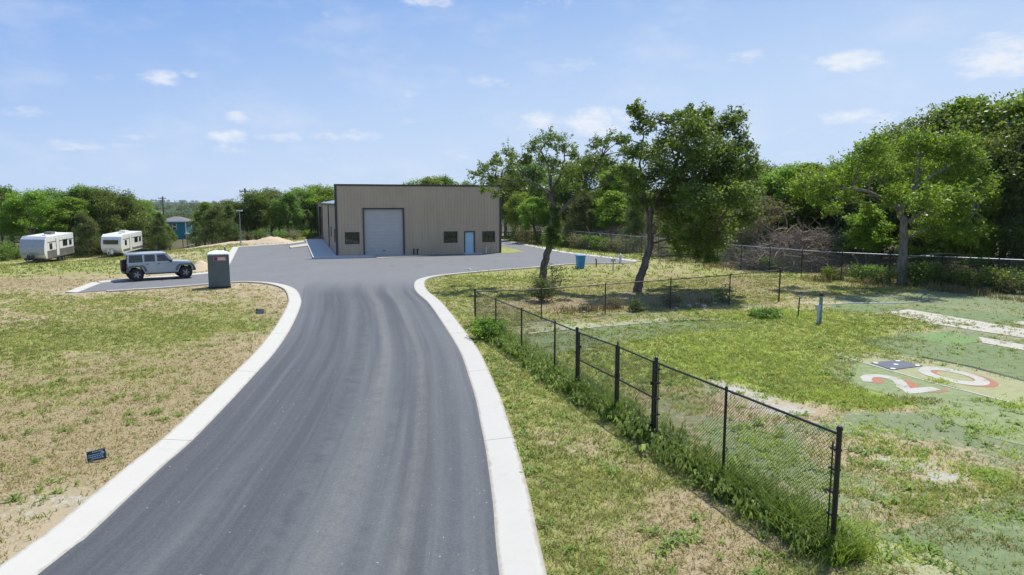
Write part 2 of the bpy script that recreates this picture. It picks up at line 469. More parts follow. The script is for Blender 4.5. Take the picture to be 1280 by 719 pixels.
G = lambda L: [at(*p) for p in L]
leftA = G([(50, 719), (105, 677), (158, 627), (211, 578), (240, 553), (289, 502), (316.5, 472), (344, 441), (364, 410.6), (375.6, 384), (376, 373), (369, 362), (353, 356), (330, 353), (300, 352.3), (256, 355.3), (210, 359), (153, 362.6), (132, 364)])
_d = (leftA[0] - leftA[2]).normalized(); leftA = [leftA[0] + _d * 16, leftA[0] + _d * 7] + leftA
rightA = G([(623.8, 719), (616, 630), (607, 563), (601, 533), (595, 502), (586, 472), (575, 441), (557, 410.6), (536, 380), (521, 366), (517.5, 357), (522, 350), (540, 345.5), (575, 341.5), (620, 337.6), (649, 335.6), (677, 333.2), (702, 330.8), (723, 329.8), (760, 329.2), (790, 328.2)])
_d = (rightA[0] - rightA[3]).normalized(); rightA = [rightA[0] + _d * 16, rightA[0] + _d * 7] + rightA
LA = catmull(leftA); RA = catmull(rightA)

def offset(line, w):
    out = []
    for i, p in enumerate(line):
        d = (line[min(i + 1, len(line) - 1)] - line[max(i - 1, 0)]); d.z = 0; d.normalize()
        out.append(p + Vector((-d.y, d.x, 0)) * w)
    return out

def sheet(name, poly, z, mat, cut=2.0):
    bm = bmesh.new()
    vs = [bm.verts.new((p[0], p[1], gz(p[0], p[1]) + z)) for p in poly]
    f = bm.faces.new(vs)
    bmesh.ops.triangulate(bm, faces=bm.faces[:], ngon_method='EAR_CLIP')
    bmesh.ops.recalc_face_normals(bm, faces=bm.faces)
    if bm.faces[:] and sum(f.normal.z for f in bm.faces) < 0:
        bmesh.ops.reverse_faces(bm, faces=bm.faces)
    me = bpy.data.meshes.new(name); bm.to_mesh(me); bm.free(); me.materials.append(mat)
    o = bpy.data.objects.new(name, me); COL.objects.link(o); return o

def strip(name, inner, outer, prof, mat):
    """kerb: cross profile [(t, z)] from inner to outer edge"""
    mb = []; fs = []; al = []; ac = []; s = 0
    m = len(prof)
    for i in range(len(inner)):
        if i: s += (inner[i] - inner[i - 1]).length
        for t, z in prof:
            p = inner[i].lerp(outer[i], t); mb.append((p.x, p.y, gz(p.x, p.y) + z)); al.append(s); ac.append(t)
    for i in range(len(inner) - 1):
        for k in range(m - 1):
            fs.append((i * m + k, i * m + k + 1, (i + 1) * m + k + 1, (i + 1) * m + k))
    fs.append(tuple(range(m))); fs.append(tuple((len(inner) - 1) * m + k for k in range(m))[::-1])
    me = bpy.data.meshes.new(name); me.from_pydata(mb, [], fs)
    bm = bmesh.new(); bm.from_mesh(me); bmesh.ops.recalc_face_normals(bm, faces=bm.faces); bm.to_mesh(me); bm.free()
    a = me.attributes.new('along', 'FLOAT', 'POINT'); a.data.foreach_set('value', np.array(al, np.float32))
    a = me.attributes.new('across', 'FLOAT', 'POINT'); a.data.foreach_set('value', np.array(ac, np.float32))
    me.materials.append(mat); o = bpy.data.objects.new(name, me); COL.objects.link(o); return o

KP = [(0, -.10), (0, .032), (.06, .040), (.85, .085), (.97, .082), (1.0, .06), (1.0, -.12)]
KW = .66
tag(strip('kerb', LA, offset(LA, KW), KP, M['kerb']), kind='structure')
tag(strip('kerb', RA, offset(RA, -KW), KP, M['kerb']), kind='structure')

# far edges of the yard
farL = G([(127.5, 354), (160, 351), (200, 347.6), (240, 344.4), (268, 341.5), (283, 336.5), (290, 326), (298.5, 309.2)])
FL = catmull(farL)
tag(strip('kerb', FL, offset(FL, KW), KP, M['kerb']), kind='structure')
farB = [at(298.5, 309.2), at(359, 305.2)]
tag(strip('kerb', catmull(farB), offset(catmull(farB), .4), KP, M['kerb']), kind='structure')
endL = [at(97, 366.3), at(127.5, 354)]
tag(strip('kerb', catmull(endL), offset(catmull(endL), .62), KP, M['kerb']), kind='structure')
backR = G([(793.6, 327.6), (750, 321.8), (702.5, 316), (671.6, 310), (640, 303.6), (628, 301.4), (560, 288.5)])
BR = catmull(backR)
tag(strip('kerb', BR, offset(BR, -KW), KP, M['kerb']), kind='structure')

# yard asphalt: one flat sheet
k0 = next(i for i, p in enumerate(LA) if p.y > 36); k1 = next(i for i, p in enumerate(RA) if p.y > 36)
pad = LA[k0:] + [at(97, 366.3)] + FL + [at(359, 305.2), at(398, 298), at(560, 288.5)] + list(reversed(BR))[1:] + list(reversed(RA[k1:]))
tag(sheet('asphalt_yard', pad, .026, M['asphalt_pad']), kind='structure')

# the drive itself, a ruled strip that knows where its lanes run
def resample(line, n):
    L = [0]
    for i in range(1, len(line)): L.append(L[-1] + (line[i] - line[i - 1]).length)
    out = []; j = 0
    for k in range(n):
        s = L[-1] * k / (n - 1)
        while j < len(L) - 2 and L[j + 1] < s: j += 1
        t = (s - L[j]) / max(1e-6, L[j + 1] - L[j]); out.append(line[j].lerp(line[j + 1], min(1, max(0, t))))
    return out
iL = max(range(len(LA)), key=lambda i: -abs(LA[i].y - at(376, 375).y) if LA[i].x > -14 else -1e9)
iR = next(i for i, p in enumerate(RA) if p.y > at(520, 366).y)
endl = [at(380, 359), at(392, 352), at(404, 346)]
endr = [at(519, 355), at(515, 350), at(511, 346)]
NL = 140
Ls = resample(LA[:iL + 1] + endl, NL); Rs = resample(RA[:iR + 1] + endr, NL)
vs = []; lane = []; fade = []; fs = []; NA = 24; s = 0
for i in range(NL):
    mid = (Ls[i] + Rs[i]) / 2
    if i: s += (mid - (Ls[i - 1] + Rs[i - 1]) / 2).length
    for k in range(NA + 1):
        p = Ls[i].lerp(Rs[i], k / NA); vs.append((p.x, p.y, .030))
        lane.append(((k / NA - .5) * 6.3, s, 0)); fade.append(float(1 - sstep((i - NL * .80) / (NL * .19))))
for i in range(NL - 1):
    for k in range(NA):
        a = i * (NA + 1) + k; fs.append((a, a + 1, a + NA + 2, a + NA + 1))
me = bpy.data.meshes.new('asphalt_road'); me.from_pydata(vs, [], fs)
a = me.attributes.new('lane', 'FLOAT_VECTOR', 'POINT'); a.data.foreach_set('vector', np.array(lane, np.float32).ravel())
a = me.attributes.new('fade', 'FLOAT', 'POINT'); a.data.foreach_set('value', np.array(fade, np.float32))
me.materials.append(M['asphalt']); o = bpy.data.objects.new('asphalt_road', me); COL.objects.link(o); tag(o, kind='structure')

# grass island beside the building, between yard and back lane
isl = G([(626.5, 317.2), (640, 316.4), (656, 315.2), (646, 312.4), (630, 309.3), (600, 304)])

# ------------------------------------------------------------------ ground sheet with its cover fields
def seg_dist(X, Y, pts):
    best = np.full(X.shape, 1e9)
    for a, b in zip(pts[:-1], pts[1:]):
        dx, dy = b[0] - a[0], b[1] - a[1]; l2 = dx * dx + dy * dy + 1e-12
        t = np.clip(((X - a[0]) * dx + (Y - a[1]) * dy) / l2, 0, 1)
        best = np.minimum(best, np.hypot(X - a[0] - t * dx, Y - a[1] - t * dy))
    return best
def in_poly(X, Y, poly):
    ins = np.zeros(X.shape, bool); n = len(poly)
    for i in range(n):
        x1, y1 = poly[i][0], poly[i][1]; x2, y2 = poly[(i + 1) % n][0], poly[(i + 1) % n][1]
        if y1 == y2: continue
        c = ((y1 > Y) != (y2 > Y)) & (X < (x2 - x1) * (Y - y1) / (y2 - y1) + x1); ins ^= c
    return ins

FE0 = at(1040, 692); FE1 = at(594, 406)          # ends of the enclosure's roadside run
BE1 = at(973.5, 377)                             # far right corner of the enclosure
fd = (FE1 - FE0).normalized(); fn = Vector((fd.y, -fd.x, 0))     # fn points into the enclosure
LAs = LA[::4] + [LA[-1]]; RAs = RA[::4] + [RA[-1]]
road_poly = [tuple(p[:2]) for p in LA[:iL + 1]] + [tuple(p[:2]) for p in reversed(RA[:iR + 1])]

blobs_px = [  # photo spot, radii in metres along x,y, channel, amount
    (90, 420, 7, 4, 'g', .26), (30, 440, 4, 3, 'g', .2), (190, 408, 6, 2.5, 'g', .2), (120, 380, 8, 4, 'g', .12), (235, 420, 3, 2, 'g', .2),
    (30, 335, 12, 6, 'g', .25), (60, 348, 9, 3, 'g', -.35), (45, 361, 7, 3, 'g', -.3), (20, 372, 6, 3, 'g', .2), (70, 500, 3, 2, 'g', .05),
    (40, 480, 4, 3, 'd', .4), (250, 470, 4, 4, 'd', .35), (60, 560, 4, 3, 'd', .35), (300, 400, 4, 4, 'd', .3),
    (90, 620, 1.8, 1.6, 's', .28), (60, 640, 1.2, 1, 's', .3), (180, 545, 1.6, 1.6, 's', .22), (290, 425, 2.2, 1.8, 's', .25),
    (250, 480, 1.5, 1.5, 's', .2), (20, 690, 1.3, 1, 's', .2),
    (700, 460, 2, 4, 'g', .2), (650, 520, 1.2, 2, 'g', .2), (740, 600, 1, 1.2, 'g', .28), (880, 690, 1.0, 1.0, 'g', -.28), (830, 660, .8, .8, 'g', -.18),
    (620, 430, 1, 3, 'g', .1), (930, 650, .5, 1.2, 'g', -.2), (690, 690, .6, .6, 'g', .2),
    (860, 440, 2.6, 2.2, 'g', .55), (930, 430, 5, 3, 'g', .6), (990, 400, 4, 3, 'g', .6), (880, 465, 3.2, 2, 'g', .6), (960, 470, 3, 2, 'g', .5),
    (1060, 400, 4, 2.5, 'g', .3), (1060, 495, 1.8, 1, 'g', .6), (1010, 490, 1.5, 1, 'g', .5), (1100, 500, 1.4, .7, 'g', .45),
    (1100, 560, 1.4, 1.0, 'g', .25), (1240, 620, 1.6, .7, 'g', .35), (1010, 470, 3, 1.5, 'd', .2),
    (930, 492, 1.2, 1.5, 's', .62), (985, 512, 1.0, .7, 's', .58), (895, 478, 1.0, 1.0, 's', .42), (1150, 580, .75, .35, 's', .8), (1185, 597, .6, .3, 's', .8),
    (1110, 575, .3, .25, 's', .6), (1065, 562, .4, .35, 's', .5), (1022, 378.5, 1.8, .5, 's', .65), (1068, 385.5, 2, .5, 's', .55),
    (720, 380, 3.0, 1.6, 'g', -.7), (800, 378, 4, 1.8, 'g', -.55), (720, 388, 3, 1.0, 's', .18), (850, 375, 3, 1.2, 'd', .4), (770, 392, 4, 1.2, 'd', .4),
    (740, 345, 9, 4, 'd', .4), (600, 350, 4, 3, 'g', .15), (620, 365, 4, 3, 'd', .3), (900, 350, 6, 4, 'd', .3),
]
bl = []
for px, py, rx, ry, ch, am in blobs_px:
    p = at(px, py); bl.append((p.x, p.y, rx, ry, ch, am))

def cover(X, Y):
    X = np.asarray(X, float); Y = np.asarray(Y, float)
    f1 = fbm(X, Y, .35, 3); f2 = fbm(X, Y, 1.3, 9); f3 = fbm(X, Y * .55, .12, 21)
    # which piece of land
    dl = seg_dist(X, Y, LAs); dr = seg_dist(X, Y, RAs)
    side = (X - FE0.x) * fn.x + (Y - FE0.y) * fn.y
    back = (X - FE1.x) * (-(BE1.y - FE1.y)) + (Y - FE1.y) * (BE1.x - FE1.x)     # >0 beyond the enclosure's back run
    lx = np.interp(Y, [p.y for p in LA[:iL]], [p.x for p in LA[:iL]])
    left = (X < lx) & (Y < 46)
    farleft = (X < -10) & (Y >= 42)
    encl = (side > 0) & (back < 0) & ~left
    strip_ = (X > lx) & ~encl & (Y < 30)
    lawn = ~left & ~farleft & ~encl & ~strip_
    g = np.where(left, .47, np.where(farleft, .60, np.where(encl, .44, np.where(strip_, .66, .60))))
    g = np.where(left, g - .30 * np.exp(-(dl / 1.9) ** 2), g)
    g = np.where(left & (Y < 17), g - .06, g)
    
    d = np.where(left, .62, np.where(farleft, .55, np.where(encl, .55, np.where(strip_, .62, .62))))
    d = np.where(left, d - .25 * np.exp(-(dl / 2.0) ** 2), d)
    tf = np.where(encl, .56, 0.0) * sstep(side / 1.2)
    tf = np.where(encl & (X > 8 + (Y - 20) * .4), tf + .12, tf)
    sd = np.zeros_like(X)
    for x, y, rx, ry, ch, am in bl:
        w = am * np.exp(-((X - x) / rx) ** 2 - ((Y - y) / ry) ** 2)
        if ch == 'g': g = g + w; tf = tf - np.maximum(w, 0) * 1.3
        elif ch == 'd': d = d + w
        else: sd = sd + w; g = g - w * .8; tf = tf - np.maximum(w, 0)
    f4 = fbm(X, Y, 2.4, 91, 3)
    g = g + (f1 - .5) * .55 + (f2 - .5) * .5 + (f3 - .5) * .3 + (f4 - .5) * .6
    tf = np.where(encl, tf + (fbm(X, Y, .6, 77) - .5) * .8, 0)
    d = d + (f3 - .5) * .6 + (f2 - .5) * .3
    sd = np.maximum(sd, 0)
    sd = sd * (.25 + 1.3 * f2)
    far = Y > 62
    g = np.where(far & ~farleft, .8, g)
    g = np.where(Y > 130, .85, g)
    return np.clip(g, -.2, 1.2), np.clip(d, 0, 1), np.clip(tf, 0, 1), np.clip(sd, 0, 1)

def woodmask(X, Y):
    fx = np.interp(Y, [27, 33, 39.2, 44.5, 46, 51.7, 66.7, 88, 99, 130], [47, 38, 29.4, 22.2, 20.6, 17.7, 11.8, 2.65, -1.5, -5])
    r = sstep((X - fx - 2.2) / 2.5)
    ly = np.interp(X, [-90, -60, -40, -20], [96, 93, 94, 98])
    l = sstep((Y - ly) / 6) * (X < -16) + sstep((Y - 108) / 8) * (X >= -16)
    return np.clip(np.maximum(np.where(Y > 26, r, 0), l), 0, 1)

def axis(lo, hi, fine, growth, far):
    a = list(np.arange(lo, hi, fine)); s = fine
    while a[-1] < far: s *= growth; a.append(a[-1] + s)
    b = []; s = fine; x = lo
    return np.array(a)
xp = axis(0, 34, .2, 1.12, 3200); xn = axis(0, 34, .2, 1.12, 3200)
gx = np.concatenate([-xn[::-1][:-1], xp])
yp = axis(3, 56, .2, 1.06, 3200); yn = np.array([-400, -150, -60, -25, -10, -3, 0, 1.5])
gy = np.concatenate([yn, yp])
X, Y = np.meshgrid(gx, gy); Z = terrain(X, Y)
nx, ny = len(gx), len(gy)
me = bpy.data.meshes.new('ground')
co = np.stack([X, Y, Z], -1).reshape(-1, 3).astype(np.float32)
me.vertices.add(nx * ny); me.vertices.foreach_set('co', co.ravel())
ii = (np.arange(ny - 1)[:, None] * nx + np.arange(nx - 1)[None]).ravel()
quads = np.stack([ii, ii + 1, ii + nx + 1, ii + nx], -1).astype(np.int32)
me.loops.add(quads.size); me.loops.foreach_set('vertex_index', quads.ravel())
me.polygons.add(len(quads)); me.polygons.foreach_set('loop_start', np.arange(len(quads), dtype=np.int32) * 4)
try: me.polygons.foreach_set('loop_total', np.full(len(quads), 4, np.int32))
except Exception: pass
cg, cd, ct, cs = cover(X.ravel(), Y.ravel())
lush_ = np.zeros(X.size)
for x_, y_, rx_, ry_, ch_, am_ in bl:
    if ch_ == 'g' and am_ >= .45: lush_ = lush_ + 1.4 * np.exp(-((X.ravel() - x_) / rx_) ** 2 - ((Y.ravel() - y_) / ry_) ** 2)
lush_ = sstep(lush_)
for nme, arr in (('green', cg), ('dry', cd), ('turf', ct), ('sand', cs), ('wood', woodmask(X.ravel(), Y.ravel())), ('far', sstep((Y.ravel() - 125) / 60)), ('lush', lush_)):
    a = me.attributes.new(nme, 'FLOAT', 'POINT'); a.data.foreach_set('value', arr.astype(np.float32))
me.update(calc_edges=True); me.materials.append(M['ground'])
for p in (): pass
o = bpy.data.objects.new('ground', me); COL.objects.link(o); tag(o, kind='structure')

tag(sheet('grass_island', isl, .034, M['ground']), kind='structure')
for nme, val in (('green', .7), ('dry', .6), ('turf', 0.), ('sand', 0.)):
    m_ = bpy.data.objects['grass_island'].data
    a = m_.attributes.new(nme, 'FLOAT', 'POINT'); a.data.foreach_set('value', np.full(len(m_.vertices), val, np.float32))

# ------------------------------------------------------------------ grass, as real blades
def on_paving(X, Y):
    pp = [tuple(p[:2]) for p in pad]
    b = in_poly(X, Y, pp) | in_poly(X, Y, road_poly)
    kl = np.minimum(seg_dist(X, Y, LAs), seg_dist(X, Y, RAs)) < KW + .05
    return b | kl | (seg_dist(X, Y, FL) < KW + .1) | (seg_dist(X, Y, endL) < KW + .1)

def blades(P, h, w, lean, tint, segs=2):
    """P (n,3) roots; returns triangles/quads: curved blade of a quad and a tip triangle, as quads with a pinched tip"""
    n = len(P); ang = rng.uniform(0, 2 * np.pi, n)
    side = np.stack([np.cos(ang), np.sin(ang), np.zeros(n)], -1) * (w / 2)[:, None]
    la = rng.uniform(0, 2 * np.pi, n)
    ld = np.stack([np.cos(la), np.sin(la), np.zeros(n)], -1) * (lean * h)[:, None]
    up = np.array([0, 0, 1.0])[None] * h[:, None]
    m = P + ld * .35 + up * .6; t = P + ld + up * .95
    q1 = np.stack([P - side, P + side, m + side * .75, m - side * .75], 1)
    q2 = np.stack([m - side * .75, m + side * .75, t + side * .12, t - side * .12], 1)
    V = np.concatenate([q1, q2], 0).reshape(-1, 3)
    T = np.concatenate([np.repeat(tint, 4), np.repeat(tint, 4)])
    return V, T

def scatter(n, x0, x1, y0, y1, bias=1.7):
    u = rng.random(n) ** bias
    return rng.uniform(0, 1, n), y0 + (y1 - y0) * u

def field(n, y0, y1, bias):
    """points in the view wedge, thinner further out"""
    y = y0 + (y1 - y0) * rng.random(n) ** bias
    x = (rng.random(n) * 2 - 1) * (y * .80 + 1.5)
    return x, y

KEEP = G([(1066, 457), (1090, 448), (1160, 456), (1290, 482), (1290, 498), (1200, 500), (1090, 494), (1066, 478)])
# short lawn tufts
x, y = field(125000, 7.0, 48, 1.35)
g, d, tf, sd = cover(x, y)
keep = (rng.random(len(x)) < .07 + sstep((g - .28) / .62) * .7) & ~on_paving(x, y) & ~((tf > .5) & (rng.random(len(x)) < .85)) & ~in_poly(x, y, KEEP)
x, y, g = x[keep], y[keep], g[keep]
nb = 5
X5 = np.repeat(x, nb) + rng.normal(0, .05, len(x) * nb); Y5 = np.repeat(y, nb) + rng.normal(0, .05, len(x) * nb)
dist = Y5
h = rng.uniform(.03, .10, len(X5)) * (1 + .4 * np.repeat(np.clip(g - .6, 0, 1), nb)); w = rng.uniform(.008, .016, len(X5)) * (1 + dist / 22)
P = np.stack([X5, Y5, terrain(X5, Y5)], -1)
tn = np.clip(np.repeat(fbm(x, y, .8, 5) * 1.2 - .1, nb) + rng.normal(0, .22, len(X5)), 0, 1)
V, T = blades(P, h, w, rng.uniform(.4, 1.8, len(X5)), tn)
tag(fast_mesh('lawn_grass', V, 4, M['grass_green'], {'tint': T}), 'short patchy green grass over the verges and field', 'grass', kind='stuff')
xf_, yf_ = field(30000, 46, 98, .8)
gf_, df_, _, _ = cover(xf_, yf_)
kf_ = (rng.random(len(xf_)) < sstep((gf_ - .3) / .5) * .8) & ~on_paving(xf_, yf_) & (woodmask(xf_, yf_) < .5) & ~in_poly(xf_, yf_, [L for L in [(-17, 64), (-1, 70), (-11, 100), (-29, 95)]])
xf_, yf_ = xf_[kf_], yf_[kf_]
x3 = np.repeat(xf_, 3) + rng.normal(0, .12, len(xf_) * 3); y3 = np.repeat(yf_, 3) + rng.normal(0, .12, len(xf_) * 3)
V, T = blades(np.stack([x3, y3, terrain(x3, y3)], -1), rng.uniform(.06, .22, len(x3)), rng.uniform(.05, .09, len(x3)), rng.uniform(.4, 1.8, len(x3)), np.clip(np.repeat(fbm(xf_, yf_, .4, 15), 3) + rng.normal(0, .25, len(x3)), 0, 1))
tag(fast_mesh('meadow_grass', V, 4, M['grass_green'], {'tint': T}), 'coarser meadow grass around the far side of the yard', 'grass', kind='stuff')
# straw
x, y = field(95000, 7.0, 46, 1.35)
g, d, tf, sd = cover(x, y)
keep = (rng.random(len(x)) < sstep((d - .15) / .4) * .85) & ~on_paving(x, y) & ~((tf > .5) & (rng.random(len(x)) < .85)) & (sd < .3) & ~in_poly(x, y, KEEP)
x, y = x[keep], y[keep]
X5 = np.repeat(x, 3) + rng.normal(0, .06, len(x) * 3); Y5 = np.repeat(y, 3) + rng.normal(0, .06, len(x) * 3)
h = rng.uniform(.02, .07, len(X5)); w = rng.uniform(.007, .013, len(X5)) * (1 + Y5 / 22)
V, T = blades(np.stack([X5, Y5, terrain(X5, Y5)], -1), h, w, rng.uniform(.6, 2.2, len(X5)), rng.random(len(X5)))
tag(fast_mesh('dry_grass', V, 4, M['grass_dry'], {'tint': T}), 'dry straw coloured thatch lying over the bare soil', 'dry grass', kind='stuff')

# broad leaf weeds dotted over the verges
def rosettes(cx, cy, rad, nleaf, hh):
    V = []; T = []
    for a_, b_, r_, n_ in zip(cx, cy, rad, nleaf):
        z0 = gz(a_, b_)
        an = rng.uniform(0, 6.283, n_); ln = r_ * rng.uniform(.5, 1.1, n_); w_ = ln * rng.uniform(.10, .2, n_)
        dx, dy = np.cos(an), np.sin(an)
        up = rng.uniform(.3, 1.1, n_) * hh
        ox, oy = rng.normal(0, r_ * .35, n_), rng.normal(0, r_ * .35, n_)
        bx, by = a_ + ox, b_ + oy
        p0 = np.stack([bx, by, np.full(n_, z0)], -1)
        p2 = np.stack([bx + dx * ln, by + dy * ln, z0 + up * .6], -1)
        mid = np.stack([bx + dx * ln * .55, by + dy * ln * .55, z0 + up], -1)
        sd_ = np.stack([-dy, dx, np.zeros(n_)], -1) * w_[:, None]
        V.append(np.stack([p0, mid + sd_, p2, mid - sd_], 1).reshape(-1, 3)); T.append(np.repeat(rng.random(n_), 4))
    return np.concatenate(V), np.concatenate(T)
x, y = field(5200, 7.5, 34, 1.1)
g, d, tf, sd = cover(x, y)
keep = ~on_paving(x, y) & (rng.random(len(x)) < np.where(x < -2, .28, .55)) & (fbm(x, y, .7, 50) > .46) & ~in_poly(x, y, KEEP)
x, y = x[keep], y[keep]
V, T = rosettes(x, y, rng.uniform(.06, .2, len(x)), rng.integers(8, 22, len(x)), rng.uniform(.05, .14, len(x)).mean())
tag(fast_mesh('low_weeds', V, 4, M['grass_weed'], {'tint': T}), 'low leafy weeds scattered through the thin grass', 'weeds', kind='stuff')

# tall grass under the enclosure's roadside fence
L = (FE1 - FE0).length
n = 15000
s = rng.random(n) ** 1.25 * L * 1.0 - .35
dens = fbm(s, s * 0, .55, 88)
keep = rng.random(n) < sstep((dens - .22) / .35) * np.where(s > 11.5, .45, 1)
s = s[keep]; off = rng.normal(0, .24, len(s)) + .05
x = FE0.x + fd.x * s + fn.x * off; y = FE0.y + fd.y * s + fn.y * off
h = rng.uniform(.18, .62, len(s)) * (1.0 - .5 * np.clip(np.abs(off) / .7, 0, 1)) * (.55 + .9 * fbm(s, s * 0, .8, 31)); w = rng.uniform(.012, .028, len(s))
tn = np.clip(fbm(x, y, 1.2, 71) + rng.normal(0, .2, len(s)), 0, 1)
V, T = blades(np.stack([x, y, terrain(x, y)], -1), h, w, rng.uniform(.3, 1.3, len(s)), tn)
s2 = rng.random(900) * L * .9; o2 = rng.normal(0, .25, 900)
V2, T2 = rosettes(FE0.x + fd.x * s2 + fn.x * o2, FE0.y + fd.y * s2 + fn.y * o2, rng.uniform(.12, .28, 900), rng.integers(8, 18, 900), .28)
tag(fast_mesh('tall_fence_grass', np.concatenate([V, V2]), 4, M['grass_weed'], {'tint': np.concatenate([T, T2])}), 'rank green grass growing up through the roadside chain link fence', 'tall grass', kind='stuff')

# grass coming up through the old turf
keepout = [G(L_) for L_ in ([(1060, 455), (1090, 448), (1160, 456), (1290, 482), (1290, 500), (1200, 502), (1090, 496), (1062, 478)],)]
cl = [(1135, 575, .9, .35, 420), (1235, 597, .55, .25, 420), (1190, 517, .5, .2, 260), (1265, 508, .5, .2, 200), (1250, 541, .55, .25, 280), (1258, 494, .4, .15, 120), (1245, 640, .9, .3, 420), (1060, 660, .5, .3, 360), (1075, 690, .4, .25, 300), (1140, 690, .35, .15, 120),
      (1178, 477.5, .3, .14, 700), (1090, 545, .9, .5, 420), (1160, 630, .8, .25, 180), (1275, 570, .5, .3, 160), (1045, 492, 1.2, .4, 1300), (1100, 504, .7, .25, 450), (1000, 470, 1.6, .8, 900), (920, 460, 2.4, 1.4, 2600), (910, 438, 2.2, 1.5, 1900), (980, 430, 3, 2, 2600), (1000, 395, 3.5, 2.4, 2400), (1080, 412, 2, 1, 700),
      (958, 398, 1.4, .5, 500), (1100, 605, .7, .3, 200), (1020, 600, .8, .8, 700), (960, 560, .8, 1, 700), (870, 520, .8, 1.6, 700)]
xs = []; ys = []
for px, py, rx, ry, k in cl:
    p = at(px, py); a_ = rng.normal(p.x, rx * .6, k); b_ = rng.normal(p.y, ry * 1.1, k); xs.append(a_); ys.append(b_)
x = np.concatenate(xs); y = np.concatenate(ys)
_k = rng.random(len(x)) < .25 + .6 * sstep((fbm(x, y, .9, 44) - .42) / .2); x, y = x[_k], y[_k]
ok = ((x - FE0.x) * fn.x + (y - FE0.y) * fn.y > -.2) | (y < FE0.y)
ok &= ~in_poly(x, y, keepout[0]) | (rng.random(len(x)) < .14)
x, y = x[ok], y[ok]
x = np.repeat(x, 2) + rng.normal(0, .05, len(x) * 2); y = np.repeat(y, 2) + rng.normal(0, .05, len(y) * 2)
h = rng.uniform(.03, .11, len(x)); w = rng.uniform(.010, .02, len(x)) * (1 + y / 30)
tn = np.clip(.45 + rng.normal(0, .25, len(x)) + (y > 14) * .2, 0, 1)
V, T = blades(np.stack([x, y, terrain(x, y) + .004], -1), h, w, rng.uniform(.6, 2.2, len(x)), tn)
tag(fast_mesh('turf_grass', V, 4, M['grass_bright'], {'tint': T}), 'bright green grass clumps sprouting through the old turf', 'grass', kind='stuff')

# rusty tall grass below the right hand wood and under the back run of the fence
x = []; y = []
for px0, py0, px1, py1, k, wd in ((1165, 362, 1290, 376, 3200, .8), (1010, 352, 1110, 358, 900, .8), (700, 390, 905, 378, 1300, .5), (850, 330, 960, 342, 900, 1.2), (640, 304, 700, 308, 500, .8), (770, 318, 860, 330, 900, 1.0)):
    a, b = at(px0, py0), at(px1, py1); t = rng.random(k); q = a.lerp(b, 0); 
    x.append(a.x + (b.x - a.x) * t + rng.normal(0, wd * .6, k)); y.append(a.y + (b.y - a.y) * t + rng.normal(0, wd, k))
x = np.concatenate(x); y = np.concatenate(y)
ok = ~on_paving(x, y); x, y = x[ok], y[ok]
_k = rng.random(len(x)) < sstep((fbm(x, y, .35, 61) - .38) / .25); x, y = x[_k], y[_k]
h = rng.uniform(.2, .8, len(x)) * (.3 + .9 * fbm(x, y, .5, 2)) * np.where(y < 37, .5, 1); w = rng.uniform(.03, .05, len(x))
V, T = blades(np.stack([x, y, terrain(x, y)], -1), h, w, rng.uniform(.1, .6, len(x)), rng.random(len(x)))
tag(fast_mesh('rusty_grass', V, 4, M['grass_rust'], {'tint': T}), 'tall rusty brown grass along the far fence and wood edge', 'dry grass', kind='stuff')

# ------------------------------------------------------------------ turf mats, numerals, slabs on the old practice field
def mat_sheet(name, px, z, mat, label, cat='turf mat', group=None):
    o = sheet(name, [at(*p) for p in px], z, mat); 
    return tag(o, label, cat, group)
mat_sheet('turf_mat', [(641, 420), (700, 414), (837, 402), (905, 402), (962, 405), (905, 411), (800, 424), (748, 432), (702, 441), (668, 449), (650, 437)], .006, M['turf_dark'], 'dark green turf piece just inside the fence corner, white line along its far edge')
tm1 = bpy.data.objects['turf_mat']
mat_sheet('turf_mat', [(641, 418.5), (700, 412.5), (837, 400.5), (905, 400.5), (880, 396), (800, 399), (700, 406), (640, 412)], .005, M['turf_yellow'], 'narrow yellowed turf strip between the white line and the back fence')
two = mat_sheet('turf_mat', [(1044, 445), (1116, 465), (1190, 483.5), (1264, 505), (1290, 514), (1290, 560), (1230, 545), (1170, 520), (1130, 500), (1085, 487), (1040, 474), (1022, 462)], .007, M['turf_green'], 'green turf piece carrying the white and red numeral 2')
zero = mat_sheet('turf_mat', [(1040, 437), (1100, 441), (1180, 453.5), (1290, 478), (1290, 513), (1264, 504.5), (1190, 483), (1116, 464.5), (1046, 444.8)], .005, M['turf_yellow'], 'yellowed turf piece carrying the white and red numeral 0')
mat_sheet('turf_mat', [(1075, 425), (1136, 417), (1210, 428), (1290, 442), (1290, 478), (1215, 458), (1154, 446), (1095, 436)], .008, M['turf_dark'], 'dark green turf sheet beyond the numeral 0 with a black seam')
mat_sheet('turf_mat', [(1139, 421), (1185, 414.5), (1234, 426.5), (1188, 432)], .012, M['turf_bright'], 'small fresh green turf patch beside the pale strips')
mat_sheet('turf_mat', [(1030, 384), (1085, 381), (1180, 384), (1290, 397), (1290, 410), (1136, 386.5), (1105, 390), (1060, 394)], .005, M['turf_dark'], 'turf sheet under the shade of the big pale trunked tree')
mat_sheet('turf_mat', [(1096, 672), (1150, 655), (1220, 632), (1300, 606), (1300, 735), (1220, 722), (1180, 696)], .006, M['turf_dark'], 'dark green turf piece in the nearest right corner')
mat_sheet('turf_mat', [(1075, 705), (1096, 673), (1180, 697), (1225, 728), (1060, 745)], .005, M['turf_yellow'], 'yellowed turf scrap beside the nearest fence post')

